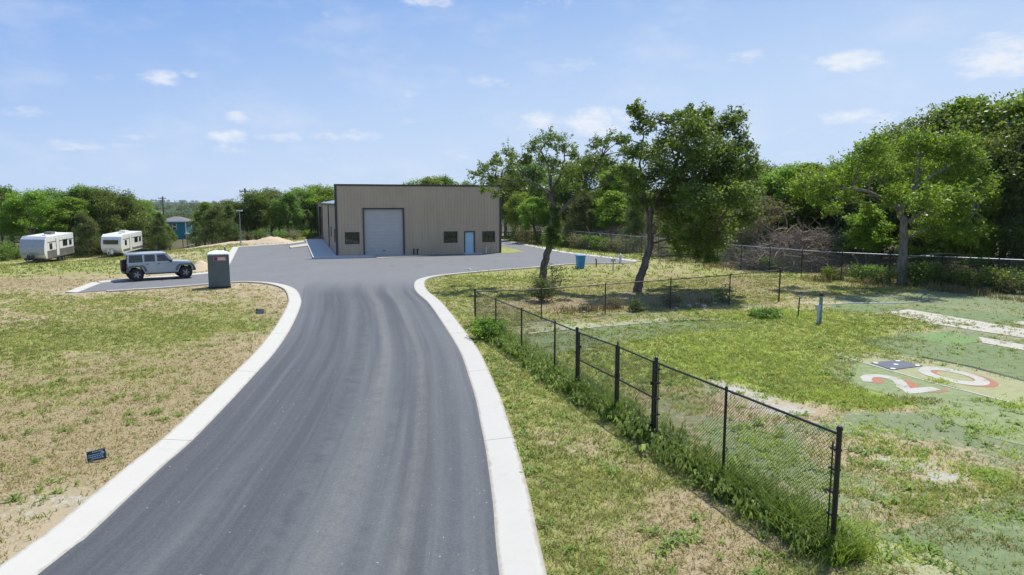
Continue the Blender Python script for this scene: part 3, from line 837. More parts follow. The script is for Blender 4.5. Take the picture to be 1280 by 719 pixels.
tag(sheet('concrete_slab', G([(1105, 390.5), (1136, 387), (1290, 413.5), (1290, 424), (1228, 415), (1154, 403)]), .016, M['white_slab']), 'long bleached concrete strip running to the right edge', 'concrete slab')
tag(sheet('concrete_slab', G([(1223, 421.5), (1290, 433), (1290, 440), (1228, 429)]), .016, M['white_slab']), 'shorter bleached concrete strip in front of the long one', 'concrete slab')
tag(sheet('concrete_slab', G([(1266, 402.5), (1290, 402), (1290, 408), (1270, 405)]), .016, M['white_slab']), 'small pale slab corner at the right edge under the trees', 'concrete slab')

def ribbon(name, px, w, z, mat, parent, closed=False, taper=None):
    """painted stroke on the turf: centre line through photo points, w metres wide"""
    pts = catmull([at(*p) for p in px], .08) if not closed else catmull([at(*p) for p in px] + [at(*px[0])], .08)
    n = len(pts); vs = []; fs = []
    for i, p in enumerate(pts):
        a = pts[(i - 1) % (n - 1)] if closed else pts[max(0, i - 1)]; b = pts[(i + 1) % (n - 1)] if closed else pts[min(n - 1, i + 1)]
        d = (b - a).normalized(); q = Vector((-d.y, d.x, 0))
        wr = w * (1 + .12 * (vnoise(np.array([p.x]), np.array([p.y]), 3.0, 4)[0] - .5)) * (taper(i / (n - 1)) if taper else 1)
        vs += [(p.x + q.x * wr / 2, p.y + q.y * wr / 2, z), (p.x - q.x * wr / 2, p.y - q.y * wr / 2, z)]
    for i in range(n - 1): fs.append((2 * i, 2 * i + 1, 2 * i + 3, 2 * i + 2))
    me = bpy.data.meshes.new(name); me.from_pydata(vs, [], fs)
    bm = bmesh.new(); bm.from_mesh(me); bmesh.ops.recalc_face_normals(bm, faces=bm.faces)
    for f in bm.faces:
        if f.normal.z < 0: f.normal_flip()
    bm.to_mesh(me); bm.free()
    me.materials.append(mat); o = bpy.data.objects.new(name, me); COL.objects.link(o); o.parent = parent; return o
def paint_poly(name, px, z, mat, parent):
    o = sheet(name, [at(*p) for p in px], z, mat); o.parent = parent; return o
# numeral outlines in the zoomed strip (x = 1040 + u*.1875, y = 435 + v*.1876)
Q = lambda L: [(1040 + u * .1875, 435 + v * .1876) for u, v in L]
def smoothpoly(px, closed=True):
    w = [at(*p) for p in px]; P = catmull(w + [w[0]], .06)[:-1]; return P
def paint_w(name, pts, z, mat, parent):
    o = sheet(name, pts, z, mat); o.parent = parent; return o
paint_w('numeral_shadow', smoothpoly(Q([(280, 196), (330, 208), (352, 232), (315, 240), (262, 232), (255, 210)])), .0105, M['numeral_red'], two)
paint_poly('numeral_shadow', Q([(455, 222), (500, 214), (545, 232), (580, 258), (575, 272), (520, 276), (500, 250)]), .0105, M['numeral_red'], two)
paint_poly('numeral_shadow', Q([(700, 276), (765, 276), (780, 290), (745, 298), (640, 300), (640, 290)]), .0105, M['numeral_red'], two)
paint_poly('numeral', Q([(186, 197), (205, 184), (245, 177), (300, 178), (370, 186), (425, 198), (470, 217), (495, 236), (510, 258), (521, 272), (600, 266), (660, 262), (728, 280), (700, 288), (640, 296), (580, 304), (520, 309), (495, 304), (470, 283), (430, 262), (425, 245), (405, 222), (365, 206), (320, 198), (275, 198), (262, 212), (275, 230), (240, 233), (205, 222)]), .014, M['numeral_white'], two)
def ell(cu, cv, ru, rv, sk, n=40):
    return [(cu + ru * math.cos(a) , cv + rv * math.sin(a) + sk * math.cos(a)) for a in [2 * math.pi * k / n for k in range(n)]]
def ring(name, o_, i_, z, mat, parent):
    O = [at(*p) for p in Q(o_)]; I = [at(*p) for p in Q(i_)]; n = len(O)
    me = bpy.data.meshes.new(name)
    me.from_pydata([(p.x, p.y, z) for p in O + I], [], [(k, (k + 1) % n, (k + 1) % n + n, k + n) for k in range(n)])
    bm = bmesh.new(); bm.from_mesh(me)
    for f in bm.faces:
        f.normal_update()
        if f.normal.z < 0: f.normal_flip()
    bm.to_mesh(me); bm.free()
    me.materials.append(mat); ob = bpy.data.objects.new(name, me); COL.objects.link(ob); ob.parent = parent
ring('numeral_shadow', ell(868, 200, 243, 44, 46), ell(818, 190, 120, 22, 26), .0095, M['numeral_red'], zero)
ring('numeral', ell(810, 190, 243, 44, 46), ell(805, 187, 150, 22, 30), .013, M['numeral_white'], zero)
ribbon('painted_line', Q([(0, 47), (60, 55), (210, 100), (380, 150), (520, 190), (660, 230), (780, 262), (900, 290), (1040, 328), (1225, 372)]), .09, .0165, M['numeral_white'], two)
ribbon('painted_line', [(641, 419), (700, 413), (770, 407), (837, 401.2)], .12, .0105, M['numeral_white'], tm1)
# the square grey rubber mat with its pale discs
c4 = [at(1087.5, 454), at(1123, 450.6), at(1154.5, 458), at(1115, 463.2)]
rm = sheet('rubber_mat', c4, .022, M['mat_grey']); tag(rm, 'square grey rubber mat with pale dots beside the numeral 0', 'rubber mat')
ctr = sum(c4, Vector()) / 4
mb = MB()
for q in [p.lerp(ctr, .22) for p in c4] + [ctr]:
    mb = MB(); mb.lathe([(.075, .022), (.075, .027)], 12, (q.x, q.y, 0)); mb.build('marker_disc', M['white_paint'], rm)
# black seam lying between turf sheets
sm = sheet('turf_mat', G([(1154, 446.5), (1215, 458.5), (1290, 479), (1290, 480), (1215, 459.4), (1154, 447.2)]), .012, M['black_plastic'])
tag(sm, 'thin black seam strip edging the dark turf sheet beyond numeral 0', 'turf edging')

# ------------------------------------------------------------------ chain link fences
def lerp(a, b, t): return a + (b - a) * t
def mesh_panel(mb, a, b, za0, za1, zb0, zb1, pitch, r, tri=3):
    """woven wire as two families of slanting wires between two posts"""
    L_ = (b - a).length; H_ = (za1 - za0 + zb1 - zb0) / 2
    k = math.ceil((L_ + H_) / pitch)
    def pt(s, t):
        u = s / L_; v = t / H_
        return Vector((lerp(a.x, b.x, u), lerp(a.y, b.y, u), lerp(lerp(za0, zb0, u), lerp(za1, zb1, u), v)))
    for sg in (1, -1):
        for i in range(-int(H_ / pitch) - 1, k + 1):
            s0 = i * pitch
            # slanted line s = s0 + t (sg 1) or s = s0 + H - t, clipped to the panel
            lo = max(0, -s0); hi = min(H_, L_ - s0)
            if hi - lo < .02: continue
            if sg == 1: p0, p1 = pt(s0 + lo, lo), pt(s0 + hi, hi)
            else: p0, p1 = pt(s0 + lo, H_ - lo), pt(s0 + hi, H_ - hi)
            mb.tube([p0, p1], r, tri, False)

def post(parent, p, h, r, mat=None, name='post'):
    mb = MB(); z = gz(p.x, p.y)
    mb.lathe([(r, -.15), (r, h - .02), (r * 1.25, h - .015), (r * 1.25, h + .01), (r * .8, h + .04), (.004, h + .055)], 10, (p.x, p.y, z))
    return mb.build(name, mat or M['black'], parent, smooth=False)

def topz(px_top, py_top, p):
    d = ray(px_top, py_top); t = math.hypot(p.x, p.y) / math.hypot(d[0], d[1]); return CAMH + d[2] * t

# roadside run: posts by their photo positions along the line FE0-FE1
def on_line(px):
    d = ray(px, 450)
    # intersect sight plane with the fence line in plan
    A = Vector((d[0], d[1])); n = Vector((-A.y, A.x))
    w = Vector((FE1.x - FE0.x, FE1.y - FE0.y))
    t = -n.dot(Vector((FE0.x, FE0.y))) / n.dot(w)
    return Vector((FE0.x + w.x * t, FE0.y + w.y * t, 0)), t
def rail_h(t): return lerp(1.86, 1.45, t)
runs = {}
for px in (1043, 912.7, 822.7, 773.6, 722, 694, 652, 620, 594.6):
    # verticals lean outward in the photo: use the ground pixel below each top
    p, t = on_line(px - (px - 640) * .012 * (1 if px > 640 else 0)); runs[px] = (p, t)
runs[1043] = (FE0.copy(), 0.0); runs[594.6] = (FE1.copy(), 1.0)

def fence_thing(name, pts, hs, label, rad, mat_post, mat_rail, pitch, wr, base=.05, group=None, term=(), mat_wire=None, bands=False):
    root = empty(name, (0, 0, 0)); tag(root, label, 'fence', group)
    mb = MB(); rl = MB()
    for i, p in enumerate(pts):
        r = rad * (1.45 if i in term else 1); post(root, p, hs[i] + (.06 if i in term else 0), r, mat_post)
    for i in range(len(pts) - 1):
        a, b = pts[i], pts[i + 1]
        za, zb = gz(a.x, a.y), gz(b.x, b.y)
        rl.tube([(a.x, a.y, za + hs[i] - .02), (b.x, b.y, zb + hs[i + 1] - .02)], rad * .8, 8)
        mesh_panel(mb, a, b, za + base, za + hs[i] - .03, zb + base, zb + hs[i + 1] - .03, pitch, wr)
    if bands:
        for i in term:
            p = pts[i]; q = pts[i + 1] if i + 1 < len(pts) else pts[i - 1]; d = (q - p).normalized(); an = math.atan2(d.y, d.x)
            for z in (.25, .6, .95, 1.3, 1.6):
                b_ = MB(); b_.box((p.x + d.x * .045, p.y + d.y * .045, z), (.15, .092, .03), an); b_.build('tension_band', mat_post, root)
            b_ = MB(); b_.box((p.x + d.x * .11, p.y + d.y * .11, .9), (.02, .012, 1.6), an); b_.build('tension_bar', mat_post, root)
    rl.build('top_rail', mat_rail, root); mb.build('wire_mesh', mat_wire or M['black'], root)
    return root
seq = [1043, 912.7, 822.7]
fence_thing('chain_link_fence', [runs[k][0] for k in seq], [rail_h(runs[k][1]) for k in seq], 'black chain link fence section from the gate to the nearest end post', .027, M['black'], M['black'], .064, .0030, term=(0, 2), bands=True)
# drive gate of two leaves
gate = empty('double_gate', (0, 0, 0)); tag(gate, 'black chain link double gate with mid rails in the roadside fence', 'gate')
pg = [runs[822.7][0].lerp(runs[773.6][0], .06), runs[773.6][0], runs[722][0].lerp(runs[773.6][0], .06)]
hg = [rail_h(runs[822.7][1]) - .03, rail_h(runs[773.6][1]), rail_h(runs[722][1]) - .03]
for k in (0, 1):
    a, b = (pg[0], pg[1].lerp(pg[0], .03)) if k == 0 else (pg[1].lerp(pg[2], .03), pg[2])
    ha, hb = (hg[0], hg[1]) if k == 0 else (hg[1], hg[2])
    fr = MB(); r = .024
    for p, h in ((a, ha), (b, hb)): fr.tube([(p.x, p.y, .09), (p.x, p.y, h + .03)], r * 1.15, 8)
    for fz in (.06, .52, 1.0): fr.tube([(a.x, a.y, lerp(.06, ha, fz)), (b.x, b.y, lerp(.06, hb, fz))], r * .85, 8)
    lf = fr.build('gate_leaf', M['black'], gate)
    mb = MB(); mesh_panel(mb, a, b, .1, ha, .1, hb, .064, .0030); mb.build('wire_mesh', M['black'], lf)
mb = MB(); p = pg[1]; mb.tube([(p.x, p.y, .05), (p.x, p.y, hg[1] + .12)], .02, 8); mb.box((p.x, p.y, 1.0), (.12, .07, .1)); mb.build('latch', M['black'], gate)
for q in (pg[0], pg[2]):
    for z in (.3, 1.25):
        mb = MB(); mb.box((q.x, q.y, z), (.12, .1, .07)); mb.build('hinge', M['black'], gate)
# far part of the roadside run with the back run
back_px = [(681, 401.5), (761, 395), (838, 387.5), (905, 380.5), (973.5, 377)]
bp = [at(*p) for p in back_px]
bp = [FE1.lerp(BE1, (q - FE1).length / (BE1 - FE1).length) for q in bp[:-1]] + [BE1]
tops = [361, 355, 349, 343, 337]
bh = [topz(px, ty, q) for (px, _), ty, q in zip(back_px, tops, bp)]
ptsA = [runs[k][0] for k in (722, 694, 652, 620, 594.6)] ; hsA = [rail_h(runs[k][1]) for k in (722, 694, 652, 620, 594.6)]
fence_thing('chain_link_fence', ptsA + bp, hsA + bh, 'black chain link fence turning the corner by the drive and running behind the turf', .027, M['black'], M['black'], .075, .0022, term=(0, 4, 9))
# the long fence in front of the right hand wood
farpts = [Vector(p) for p in ((-1.5, 99, 0), (2.65, 88, 0), (11.8, 66.7, 0), (17.7, 51.7, 0), (20.6, 46, 0), (22.2, 44.5, 0), (29.4, 39.2, 0), (38, 33, 0), (47, 27, 0))]
fl = resample(farpts, 33)
fence_thing('chain_link_fence', fl, [1.88] * len(fl), 'long chain link fence with bright top rail along the front of the wood', .032, M['black'], M['galv'], .13, .0025, term=(), mat_wire=M['galv'])

# ------------------------------------------------------------------ the metal building
A0 = at(422, 321.3); B0 = at(625, 316.4)
bw = (B0 - A0).length; brot = math.atan2(B0.y - A0.y, B0.x - A0.x)
BLEN, EAVE, TOPF = 31.0, 4.95, 6.72
bld = empty('metal_building', A0, brot)
tag(bld, 'tan ribbed metal workshop building with a tall flat front and grey roller door', 'building')
ux = Vector((math.cos(brot), math.sin(brot), 0)); vy = Vector((-math.sin(brot), math.cos(brot), 0))
def front(px, py):
    d = Vector(ray(px, py)); o_ = Vector((0, 0, CAMH)); t = (A0 - o_).dot(vy) / d.dot(vy); q = o_ + d * t - A0
    return q.dot(ux), q.z
def leftside(px, py):
    d = Vector(ray(px, py)); o_ = Vector((0, 0, CAMH)); t = (A0 - o_).dot(ux) / d.dot(ux); q = o_ + d * t - A0
    return q.dot(vy), q.z
def ribbed(name, L_, zt, holes, tf, mat=None, pitch=.305):
    """ribbed steel wall; zt(s) top height; holes (s0,s1,z0,z1); tf maps (s, z, out) to local coordinates"""
    xs_ = [(0, 0.0)]
    k = 0
    while k * pitch < L_:
        b = k * pitch
        for dx, o_ in ((.10, 0), (.125, .032), (.165, .032), (.19, 0)):
            if b + dx < L_: xs_.append((b + dx, o_))
        k += 1
    xs_.append((L_, 0.0))
    def prof(s):
        for (a, oa), (b, ob) in zip(xs_[:-1], xs_[1:]):
            if a <= s <= b: return oa + (ob - oa) * (s - a) / max(1e-9, b - a)
        return 0
    S = sorted(set([round(a, 4) for a, _ in xs_] + [round(q, 4) for h in holes for q in h[:2]]))
    Zs = sorted(set([0.0] + [q for h in holes for q in h[2:4] if q > 0]))
    mb = MB()
    for s0, s1 in zip(S[:-1], S[1:]):
        o0, o1 = prof(s0), prof(s1); zz = Zs + [None]
        for z0, z1 in zip(zz[:-1], zz[1:]):
            m = (s0 + s1) / 2; zm = z0 + .01
            if any(h[0] <= m <= h[1] and h[2] - .02 <= zm < h[3] for h in holes): continue
            ta = zt(s0) if z1 is None else z1; tb = zt(s1) if z1 is None else z1
            mb.add([tf(s0, z0, o0), tf(s1, z0, o1), tf(s1, tb, o1), tf(s0, ta, o0)], [(0, 1, 2, 3)])
    return mb.build(name, mat or M['tan_panel'], bld)
def rect(fn_, x0, y0, x1, y1):
    a, zt_ = fn_(x0, y0); b, zb_ = fn_(x1, y1); return (min(a, b), max(a, b), max(0, min(zb_, zt_)), max(zb_, zt_))
oh = rect(front, 454.4, 261.6, 505.0, 320.3); oh = (oh[0], oh[1], 0.0, oh[3])
wl = rect(front, 431.5, 291, 449.0, 304.4); wa = rect(front, 555.2, 290, 571.2, 302.8); wb = rect(front, 603.2, 289.8, 618.2, 302)
ed = rect(front, 581.0, 290.3, 592.8, 318); ed = (ed[0], ed[1], 0.0, ed[3])
ribbed('front_wall', bw, lambda s: TOPF, [oh, wl, wa, wb, ed], lambda s, z, o_: (s, -o_, z))
def side_rect(fs_): return fs_
b1 = (19.6, 22.6, 0.0, 4.45); b2 = (12.3, 15.4, 0.0, 4.45)
s1_, s2_ = leftside(414.6, 294), leftside(419, 296)
w1 = (s1_[0] - .6, s1_[0] + .6, 1.5, 2.55); w2 = (max(.7, s2_[0] - .55), max(.7, s2_[0] - .55) + 1.1, 1.3, 2.5)
q1, q2 = leftside(393.9, 280)[0], leftside(396.3, 280)[0]; b1 = (min(q1, q2), max(q1, q2), 0.0, 4.4)
q1, q2 = leftside(399.5, 280)[0], leftside(402.7, 280)[0]; b2 = (min(q1, q2), max(q1, q2), 0.0, 4.4)
if w2[1] > w1[0] - .2: w1 = (w2[1] + .5, w2[1] + 1.7, 1.5, 2.55)
ribbed('side_wall', BLEN, lambda s: EAVE if s > .3 else EAVE, [b1, b2, w1, w2], lambda s, z, o_: (-o_, s, z))
ribbed('side_wall', BLEN, lambda s: EAVE, [], lambda s, z, o_: (bw + o_, s, z))
ribbed('back_wall', bw, lambda s: EAVE + (1.55 * (1 - abs(s - bw / 2) / (bw / 2))), [], lambda s, z, o_: (s, BLEN + o_, z))
rf = MB(); RZ = EAVE + 1.55
for sgn in (0, 1):
    xe = -.18 if sgn == 0 else bw + .18; xr = bw / 2
    ze = EAVE + .06 - .0345
    rf.add([(xe, .02, ze), (xe, BLEN + .2, ze), (xr, BLEN + .2, RZ + .06), (xr, .02, RZ + .06)], [(0, 1, 2, 3)])
    rf.add([(xe, .02, ze - .08), (xe, BLEN + .2, ze - .08), (xr, BLEN + .2, RZ - .02), (xr, .02, RZ - .02)], [(0, 3, 2, 1)])
    n_ = int(BLEN / .6)
    for k in range(n_ + 1):
        y_ = .1 + k * .6
        rf.add([(xe, y_ - .02, ze + .001), (xe, y_ + .02, ze + .001), (xr, y_ + .02, RZ + .061), (xr, y_ - .02, RZ + .061), (xe, y_ - .012, ze + .05), (xe, y_ + .012, ze + .05), (xr, y_ + .012, RZ + .11), (xr, y_ - .012, RZ + .11)], [(4, 5, 6, 7), (0, 4, 7, 3), (1, 2, 6, 5), (0, 1, 5, 4)])
rf.build('roof', M['roof_metal'], bld)
mb = MB(); mb.box((bw / 2, .10, TOPF + .03), (bw + .26, .38, .16)); mb.build('parapet_cap', M['dark_trim'], bld)
mb = MB(); mb.box((bw / 2, .22, TOPF / 2 + EAVE / 2), (bw, .03, TOPF - EAVE - .02)); mb.build('parapet_back', M['tan_panel'], bld)
for xx in (-.03, bw + .03):
    mb = MB(); mb.box((xx, .04, TOPF / 2 - .03), (.2, .24, TOPF - .05)); mb.build('corner_trim', M['dark_trim'], bld)
mb = MB(); mb.box((-.12, BLEN / 2 + .3, EAVE - .03), (.14, BLEN - .3, .14)); mb.build('gutter', M['dark_trim'], bld)
for px in (397.9, 404, 411.7):
    s_ = leftside(px, 280)[0]; mb = MB(); mb.box((-.08, s_, EAVE / 2 - .03), (.09, .11, EAVE - .1)); mb.build('downspout', M['dark_trim'], bld)
mb = MB(); mb.box((bw / 2, BLEN / 2, -.15), (bw + .1, BLEN + .1, .36)); mb.build('foundation', M['walk'], bld)

def opening(h, kind):
    s0, s1, z0, z1 = h; w_ = s1 - s0; hh = z1 - z0; cx_ = (s0 + s1) / 2; cz_ = (z0 + z1) / 2
    if kind == 'roller':
        pn = MB(); n_ = 14
        for k in range(n_):
            zc = z0 + hh * (k + .5) / n_
            pn.add([(s0, .16, zc - hh / n_ / 2), (s1, .16, zc - hh / n_ / 2), (s1, .152, zc), (s0, .152, zc), (s1, .16, zc + hh / n_ / 2), (s0, .16, zc + hh / n_ / 2)], [(0, 1, 2, 3), (3, 2, 4, 5)])
        d_ = pn.build('roller_door', M['door_grey'], bld)
        fr = MB(); fr.box((s0 - .04, .06, cz_), (.13, .22, hh + .02)); fr.box((s1 + .04, .06, cz_), (.13, .22, hh + .02)); fr.box((cx_, .06, z1 + .05), (w_ + .21, .22, .13)); fr.build('frame', M['dark_trim'], d_)
        hd = MB(); hd.box((cx_, .11, .5), (.25, .05, .05)); hd.build('handle', M['dark_trim'], d_)
    elif kind == 'door':
        pn = MB(); pn.box((cx_, .10, cz_), (w_ - .02, .05, hh - .02)); d_ = pn.build('entry_door', M['door_blue'], bld)
        fr = MB(); fr.box((s0 - .03, .05, cz_), (.10, .2, hh)); fr.box((s1 + .03, .05, cz_), (.10, .2, hh)); fr.box((cx_, .05, z1 + .04), (w_ + .16, .2, .10)); fr.build('frame', M['dark_trim'], d_)
        hd = MB(); hd.box((s1 - .12, .06, 1.0), (.12, .06, .04)); hd.build('handle', M['galv'], d_)
    else:
        pn = MB(); pn.box((cx_, .09, cz_), (w_ - .02, .03, hh - .02)); d_ = pn.build('window', M['glass'], bld)
        fr = MB()
        for xx in (s0, s1): fr.box((xx, .04, cz_), (.09, .17, hh + .09))
        for zz in (z0, z1): fr.box((cx_, .04, zz), (w_ - .09, .165, .09))
        fr.box((cx_, .055, cz_), (.05, .09, hh - .09)); fr.build('frame', M['dark_trim'], d_)
opening(oh, 'roller'); opening(ed, 'door')
for h in (wl, wa, wb): opening(h, 'window')
for h in (b1, b2):
    s0, s1, z0, z1 = h
    pn = MB(); pn.box((.22, (s0 + s1) / 2, z1 / 2), (.05, s1 - s0, z1 - .02)); d_ = pn.build('bay_door', M['black_plastic'], bld)
    fr = MB(); fr.box((.06, s0 - .03, z1 / 2), (.2, .1, z1)); fr.box((.06, s1 + .03, z1 / 2), (.2, .1, z1)); fr.box((.06, (s0 + s1) / 2, z1 + .05), (.2, s1 - s0 + .16, .1)); fr.build('frame', M['dark_trim'], d_)
for h in (w1, w2):
    s0, s1, z0, z1 = h
    pn = MB(); pn.box((.08, (s0 + s1) / 2, (z0 + z1) / 2), (.03, s1 - s0, z1 - z0)); d_ = pn.build('window', M['glass'], bld)
    fr = MB()
    for yy in (s0, s1): fr.box((.03, yy, (z0 + z1) / 2), (.16, .08, z1 - z0 + .08))
    for zz in (z0, z1): fr.box((.03, (s0 + s1) / 2, zz), (.155, s1 - s0 - .08, .08))
    fr.build('frame', M['dark_trim'], d_)

# concrete walk round the building's left and front
def L2W(x, y): q = A0 + ux * x + vy * y; return (q.x, q.y)
wk = MB(); f_l = front(460, 325.5)[0]
wk.slab([L2W(-2.3, -2.1), L2W(3.2, -2.1), L2W(3.2, -.06), L2W(-.06, -.06), L2W(-.06, BLEN - 1), L2W(-2.3, BLEN - 1)], .0, .15)
tag(wk.build('concrete_walk', M['walk'], bevel=.015), kind='structure')
wk = MB(); wk.slab([L2W(3.2, -2.1), L2W(3.4, -3.1), L2W(8.4, -2.4), L2W(oh[1] + .6, -.06), L2W(3.2, -.06)], .0, .075); tag(wk.build('concrete_apron', M['white_slab']), kind='structure')
wk = MB(); wk.slab([L2W(ed[0] - .35, -1.2), L2W(ed[1] + .6, -1.2), L2W(ed[1] + .6, -.06), L2W(ed[0] - .35, -.06)], .0, .1); tag(wk.build('concrete_apron', M['walk']), kind='structure')
for pts in ([(359, 304.7), (378.5, 302.1), (381, 303.8), (359.5, 306.6)], [(361.5, 309), (384.2, 305.7), (386, 308.3), (363.4, 311.2)]):
    wk = MB(); wk.slab([tuple(at(*p)[:2]) for p in pts], .0, .14); tag(wk.build('concrete_ramp', M['white_slab'], bevel=.01), kind='structure')
for px, col, lb in ((516.5, 'black_plastic', 'left dark pipe stub standing at the foot of the tan front wall'), (521, 'black_plastic', 'right dark pipe stub standing at the foot of the tan front wall'), (606.5, 'white_paint', 'white pipe stub at the wall foot right of the blue door')):
    x_, _ = front(px, 317); q = L2W(x_, -.35); mb = MB(); mb.tube([(q[0], q[1], 0), (q[0], q[1], .55), (q[0] + .05, q[1] - .1, .62), (q[0] + .05, q[1] - .18, .55)], .06, 10); tag(mb.build('pipe_stub', M[col]), lb, 'pipe')

# ------------------------------------------------------------------ off-road wagon parked by the drive
def wheel_part(parent, c, r, w, name='wheel'):
    mb = MB(); mb.wheel(c, r, w, 28); wob = mb.build('tyre', M['rubber'], None, smooth=False)
    hub = MB(); hub.disc((c[0], c[1], c[2]), r * .6, w * .55, 20); whl = hub.build(name, M['rim'], parent)
    wob.parent = whl
    sp = MB()
    for k in range(5):
        a = 2 * math.pi * k / 5
        for sy in (-1, 1):
            sp.box((c[0] + math.cos(a) * r * .3, c[1] + sy * w * .34, c[2] + math.sin(a) * r * .3), (r * .5, .03, r * .13), 0, -a)
    sp.build('spoke', M['galv'], whl)
    return whl

ra_, fa_ = at(172, 352.2), at(232.5, 348.4)
mid = (ra_ + fa_) / 2; hd = math.atan2(fa_.y - ra_.y, fa_.x - ra_.x)
# photo points are the near wheels; the wagon's centre lies half a track further
lat = Vector((-math.sin(hd), math.cos(hd), 0)) * .78
car = empty('off_road_wagon', mid + lat + Vector((0, 0, .03)), hd)
tag(car, 'pale silver blue four door off-road wagon with black wheels and rear spare', 'car')
W2 = .80
body = [(-2.02, .62), (-1.98, .80), (-1.98, 1.17), (.78, 1.17), (.86, 1.20), (1.86, 1.13), (1.95, 1.05), (1.97, .62), (1.86, .58), (1.86, .75), (1.78, .90), (1.20, .90), (1.06, .60), (1.00, .46), (-.98, .46), (-1.05, .62), (-1.2, .90), (-1.75, .90), (-1.88, .72)]
mb = MB(); mb.prism(body, -W2, W2); bo = mb.build('body', M['car_paint'], car, bevel=.02)
cab = MB()
zt, zb = 1.80, 1.165
v_ = []
for (x0, z0, yw) in ((-2.0, zb, W2 - .01), (-1.93, zt - .04, W2 - .10), (.32, zt - .03, W2 - .12), (.78, zb, W2 - .02)):
    v_ += [(x0, -yw, z0), (x0, yw, z0)]
cab.add(v_, [(0, 2, 3, 1), (2, 4, 5, 3), (4, 6, 7, 5), (0, 1, 7, 6), (0, 6, 4, 2), (1, 3, 5, 7)])
cab.build('cab', M['car_paint'], car, bevel=.015)
rfm = MB(); rfm.add([(-1.97, -W2 + .07, zt - .045), (.36, -W2 + .09, zt - .035), (.36, W2 - .09, zt - .035), (-1.97, W2 - .07, zt - .045), (-1.92, -W2 + .13, zt + .02), (.28, -W2 + .15, zt + .02), (.28, W2 - .15, zt + .02), (-1.92, W2 - .13, zt + .02)], [(0, 1, 5, 4), (1, 2, 6, 5), (2, 3, 7, 6), (3, 0, 4, 7), (4, 5, 6, 7), (0, 3, 2, 1)]); rfm.build('roof', M['car_paint'], car, bevel=.01)
def side_quad(x0, x1, x2, x3, z0, z1, name, mat, parent, out=.006, th=.02):
    """pane on both flanks following the cab's lean"""
    def yy(z): return lerp(W2 - .012, W2 - .105, (z - zb) / (zt - .035 - zb))
    for s_ in (-1, 1):
        m_ = MB(); P_ = [(x0, z0), (x1, z0), (x2, z1), (x3, z1)]
        vs_ = [(x, s_ * (yy(z) + out), z) for x, z in P_] + [(x, s_ * (yy(z) - th), z) for x, z in P_]
        m_.add(vs_, [(0, 1, 2, 3), (4, 7, 6, 5), (0, 4, 5, 1), (1, 5, 6, 2), (2, 6, 7, 3), (3, 7, 4, 0)])
        m_.build(name, mat, parent)
side_quad(-1.90, -1.08, -1.10, -1.86, 1.22, 1.70, 'window', M['car_glass'], car)
side_quad(-.98, -.34, -.36, -.97, 1.24, 1.69, 'window', M['car_glass'], car)
side_quad(-.22, .56, .25, -.22, 1.24, 1.69, 'window', M['car_glass'], car)
ws = MB(); ws.add([(.742, -.68, 1.24), (.742, .68, 1.24), (.385, .60, 1.72), (.385, -.60, 1.72)], [(0, 1, 2, 3)]); ws.v = [(x + .012, y, z + .012) for x, y, z in ws.v]; ws.build('windscreen', M['car_glass'], car)
rw = MB(); rw.box((-1.985, 0, 1.47), (.03, 1.2, .4), 0, -.0); rw.build('rear_window', M['car_glass'], car)
for s_ in (-1, 1):
    for x0, x1 in ((-.96, -.33), (-.26, .70)):
        m_ = MB(); m_.box(((x0 + x1) / 2, s_ * (W2 + .004), .86), (x1 - x0, .012, .60)); d_ = m_.build('door', M['car_paint'], car, bevel=.004)
        m_ = MB(); m_.box((x0 + .12, s_ * (W2 + .03), 1.08), (.14, .03, .035)); m_.build('handle', M['black_plastic'], d_)
    for xc in (-1.475, 1.475):
        fl_ = MB(); P_ = [(xc - .62, .60), (xc - .50, .90), (xc - .38, 1.02), (xc + .38, 1.02), (xc + .52, .90), (xc + .62, .62), (xc + .52, .60), (xc + .44, .84), (xc + .33, .94), (xc - .33, .94), (xc - .42, .84), (xc - .52, .60)]
        fl_.prism(P_, s_ * (W2 - .05), s_ * (W2 + .13)); fl_.build('fender_flare', M['toilet_grey'], car)
    m_ = MB(); m_.box((0, s_ * (W2 + .04), .44), (1.9, .12, .07)); m_.build('side_step', M['black_plastic'], car)
    m_ = MB(); m_.box((.56, s_ * (W2 + .12), 1.24), (.1, .2, .16)); m_.build('mirror', M['black_plastic'], car)
    m_ = MB(); m_.tube([(1.96, s_ * .55, .92), (2.0, s_ * .55, .92)], .1, 14); m_.build('headlight', M['clear_lamp'], car)
    m_ = MB(); m_.box((-2.0, s_ * .70, .98), (.06, .14, .22)); m_.build('tail_light', M['amber'], car)
    for xc in (-1.475, 1.475): wheel_part(car, (xc, s_ * (W2 - .06), .415), .415, .27)
m_ = MB(); m_.box((2.02, 0, .60), (.22, 1.55, .17)); m_.box((2.12, 0, .62), (.08, 1.0, .12)); m_.build('front_bumper', M['black_plastic'], car, bevel=.02)
m_ = MB(); m_.box((-2.08, 0, .58), (.18, 1.5, .17)); m_.build('rear_bumper', M['black_plastic'], car, bevel=.02)
m_ = MB()
for k in range(7): m_.box((1.98, (k - 3) * .12, .92), (.03, .045, .22))
m_.build('grille', M['black_plastic'], car)
m_ = MB(); m_.box((0, 0, .50), (3.6, 1.2, .16)); m_.build('chassis', M['black_plastic'], car)
sp_ = MB(); sp_.wheel((0, 0, 0), .39, .24, 24); so = sp_.build('spare_wheel', M['rubber'], car); so.location = (-2.14, 0, 1.02); so.rotation_euler = (0, 0, R(90))
sd_ = MB(); sd_.disc((0, .02, 0), .25, .2, 18); so2 = sd_.build('rim', M['rim'], so)

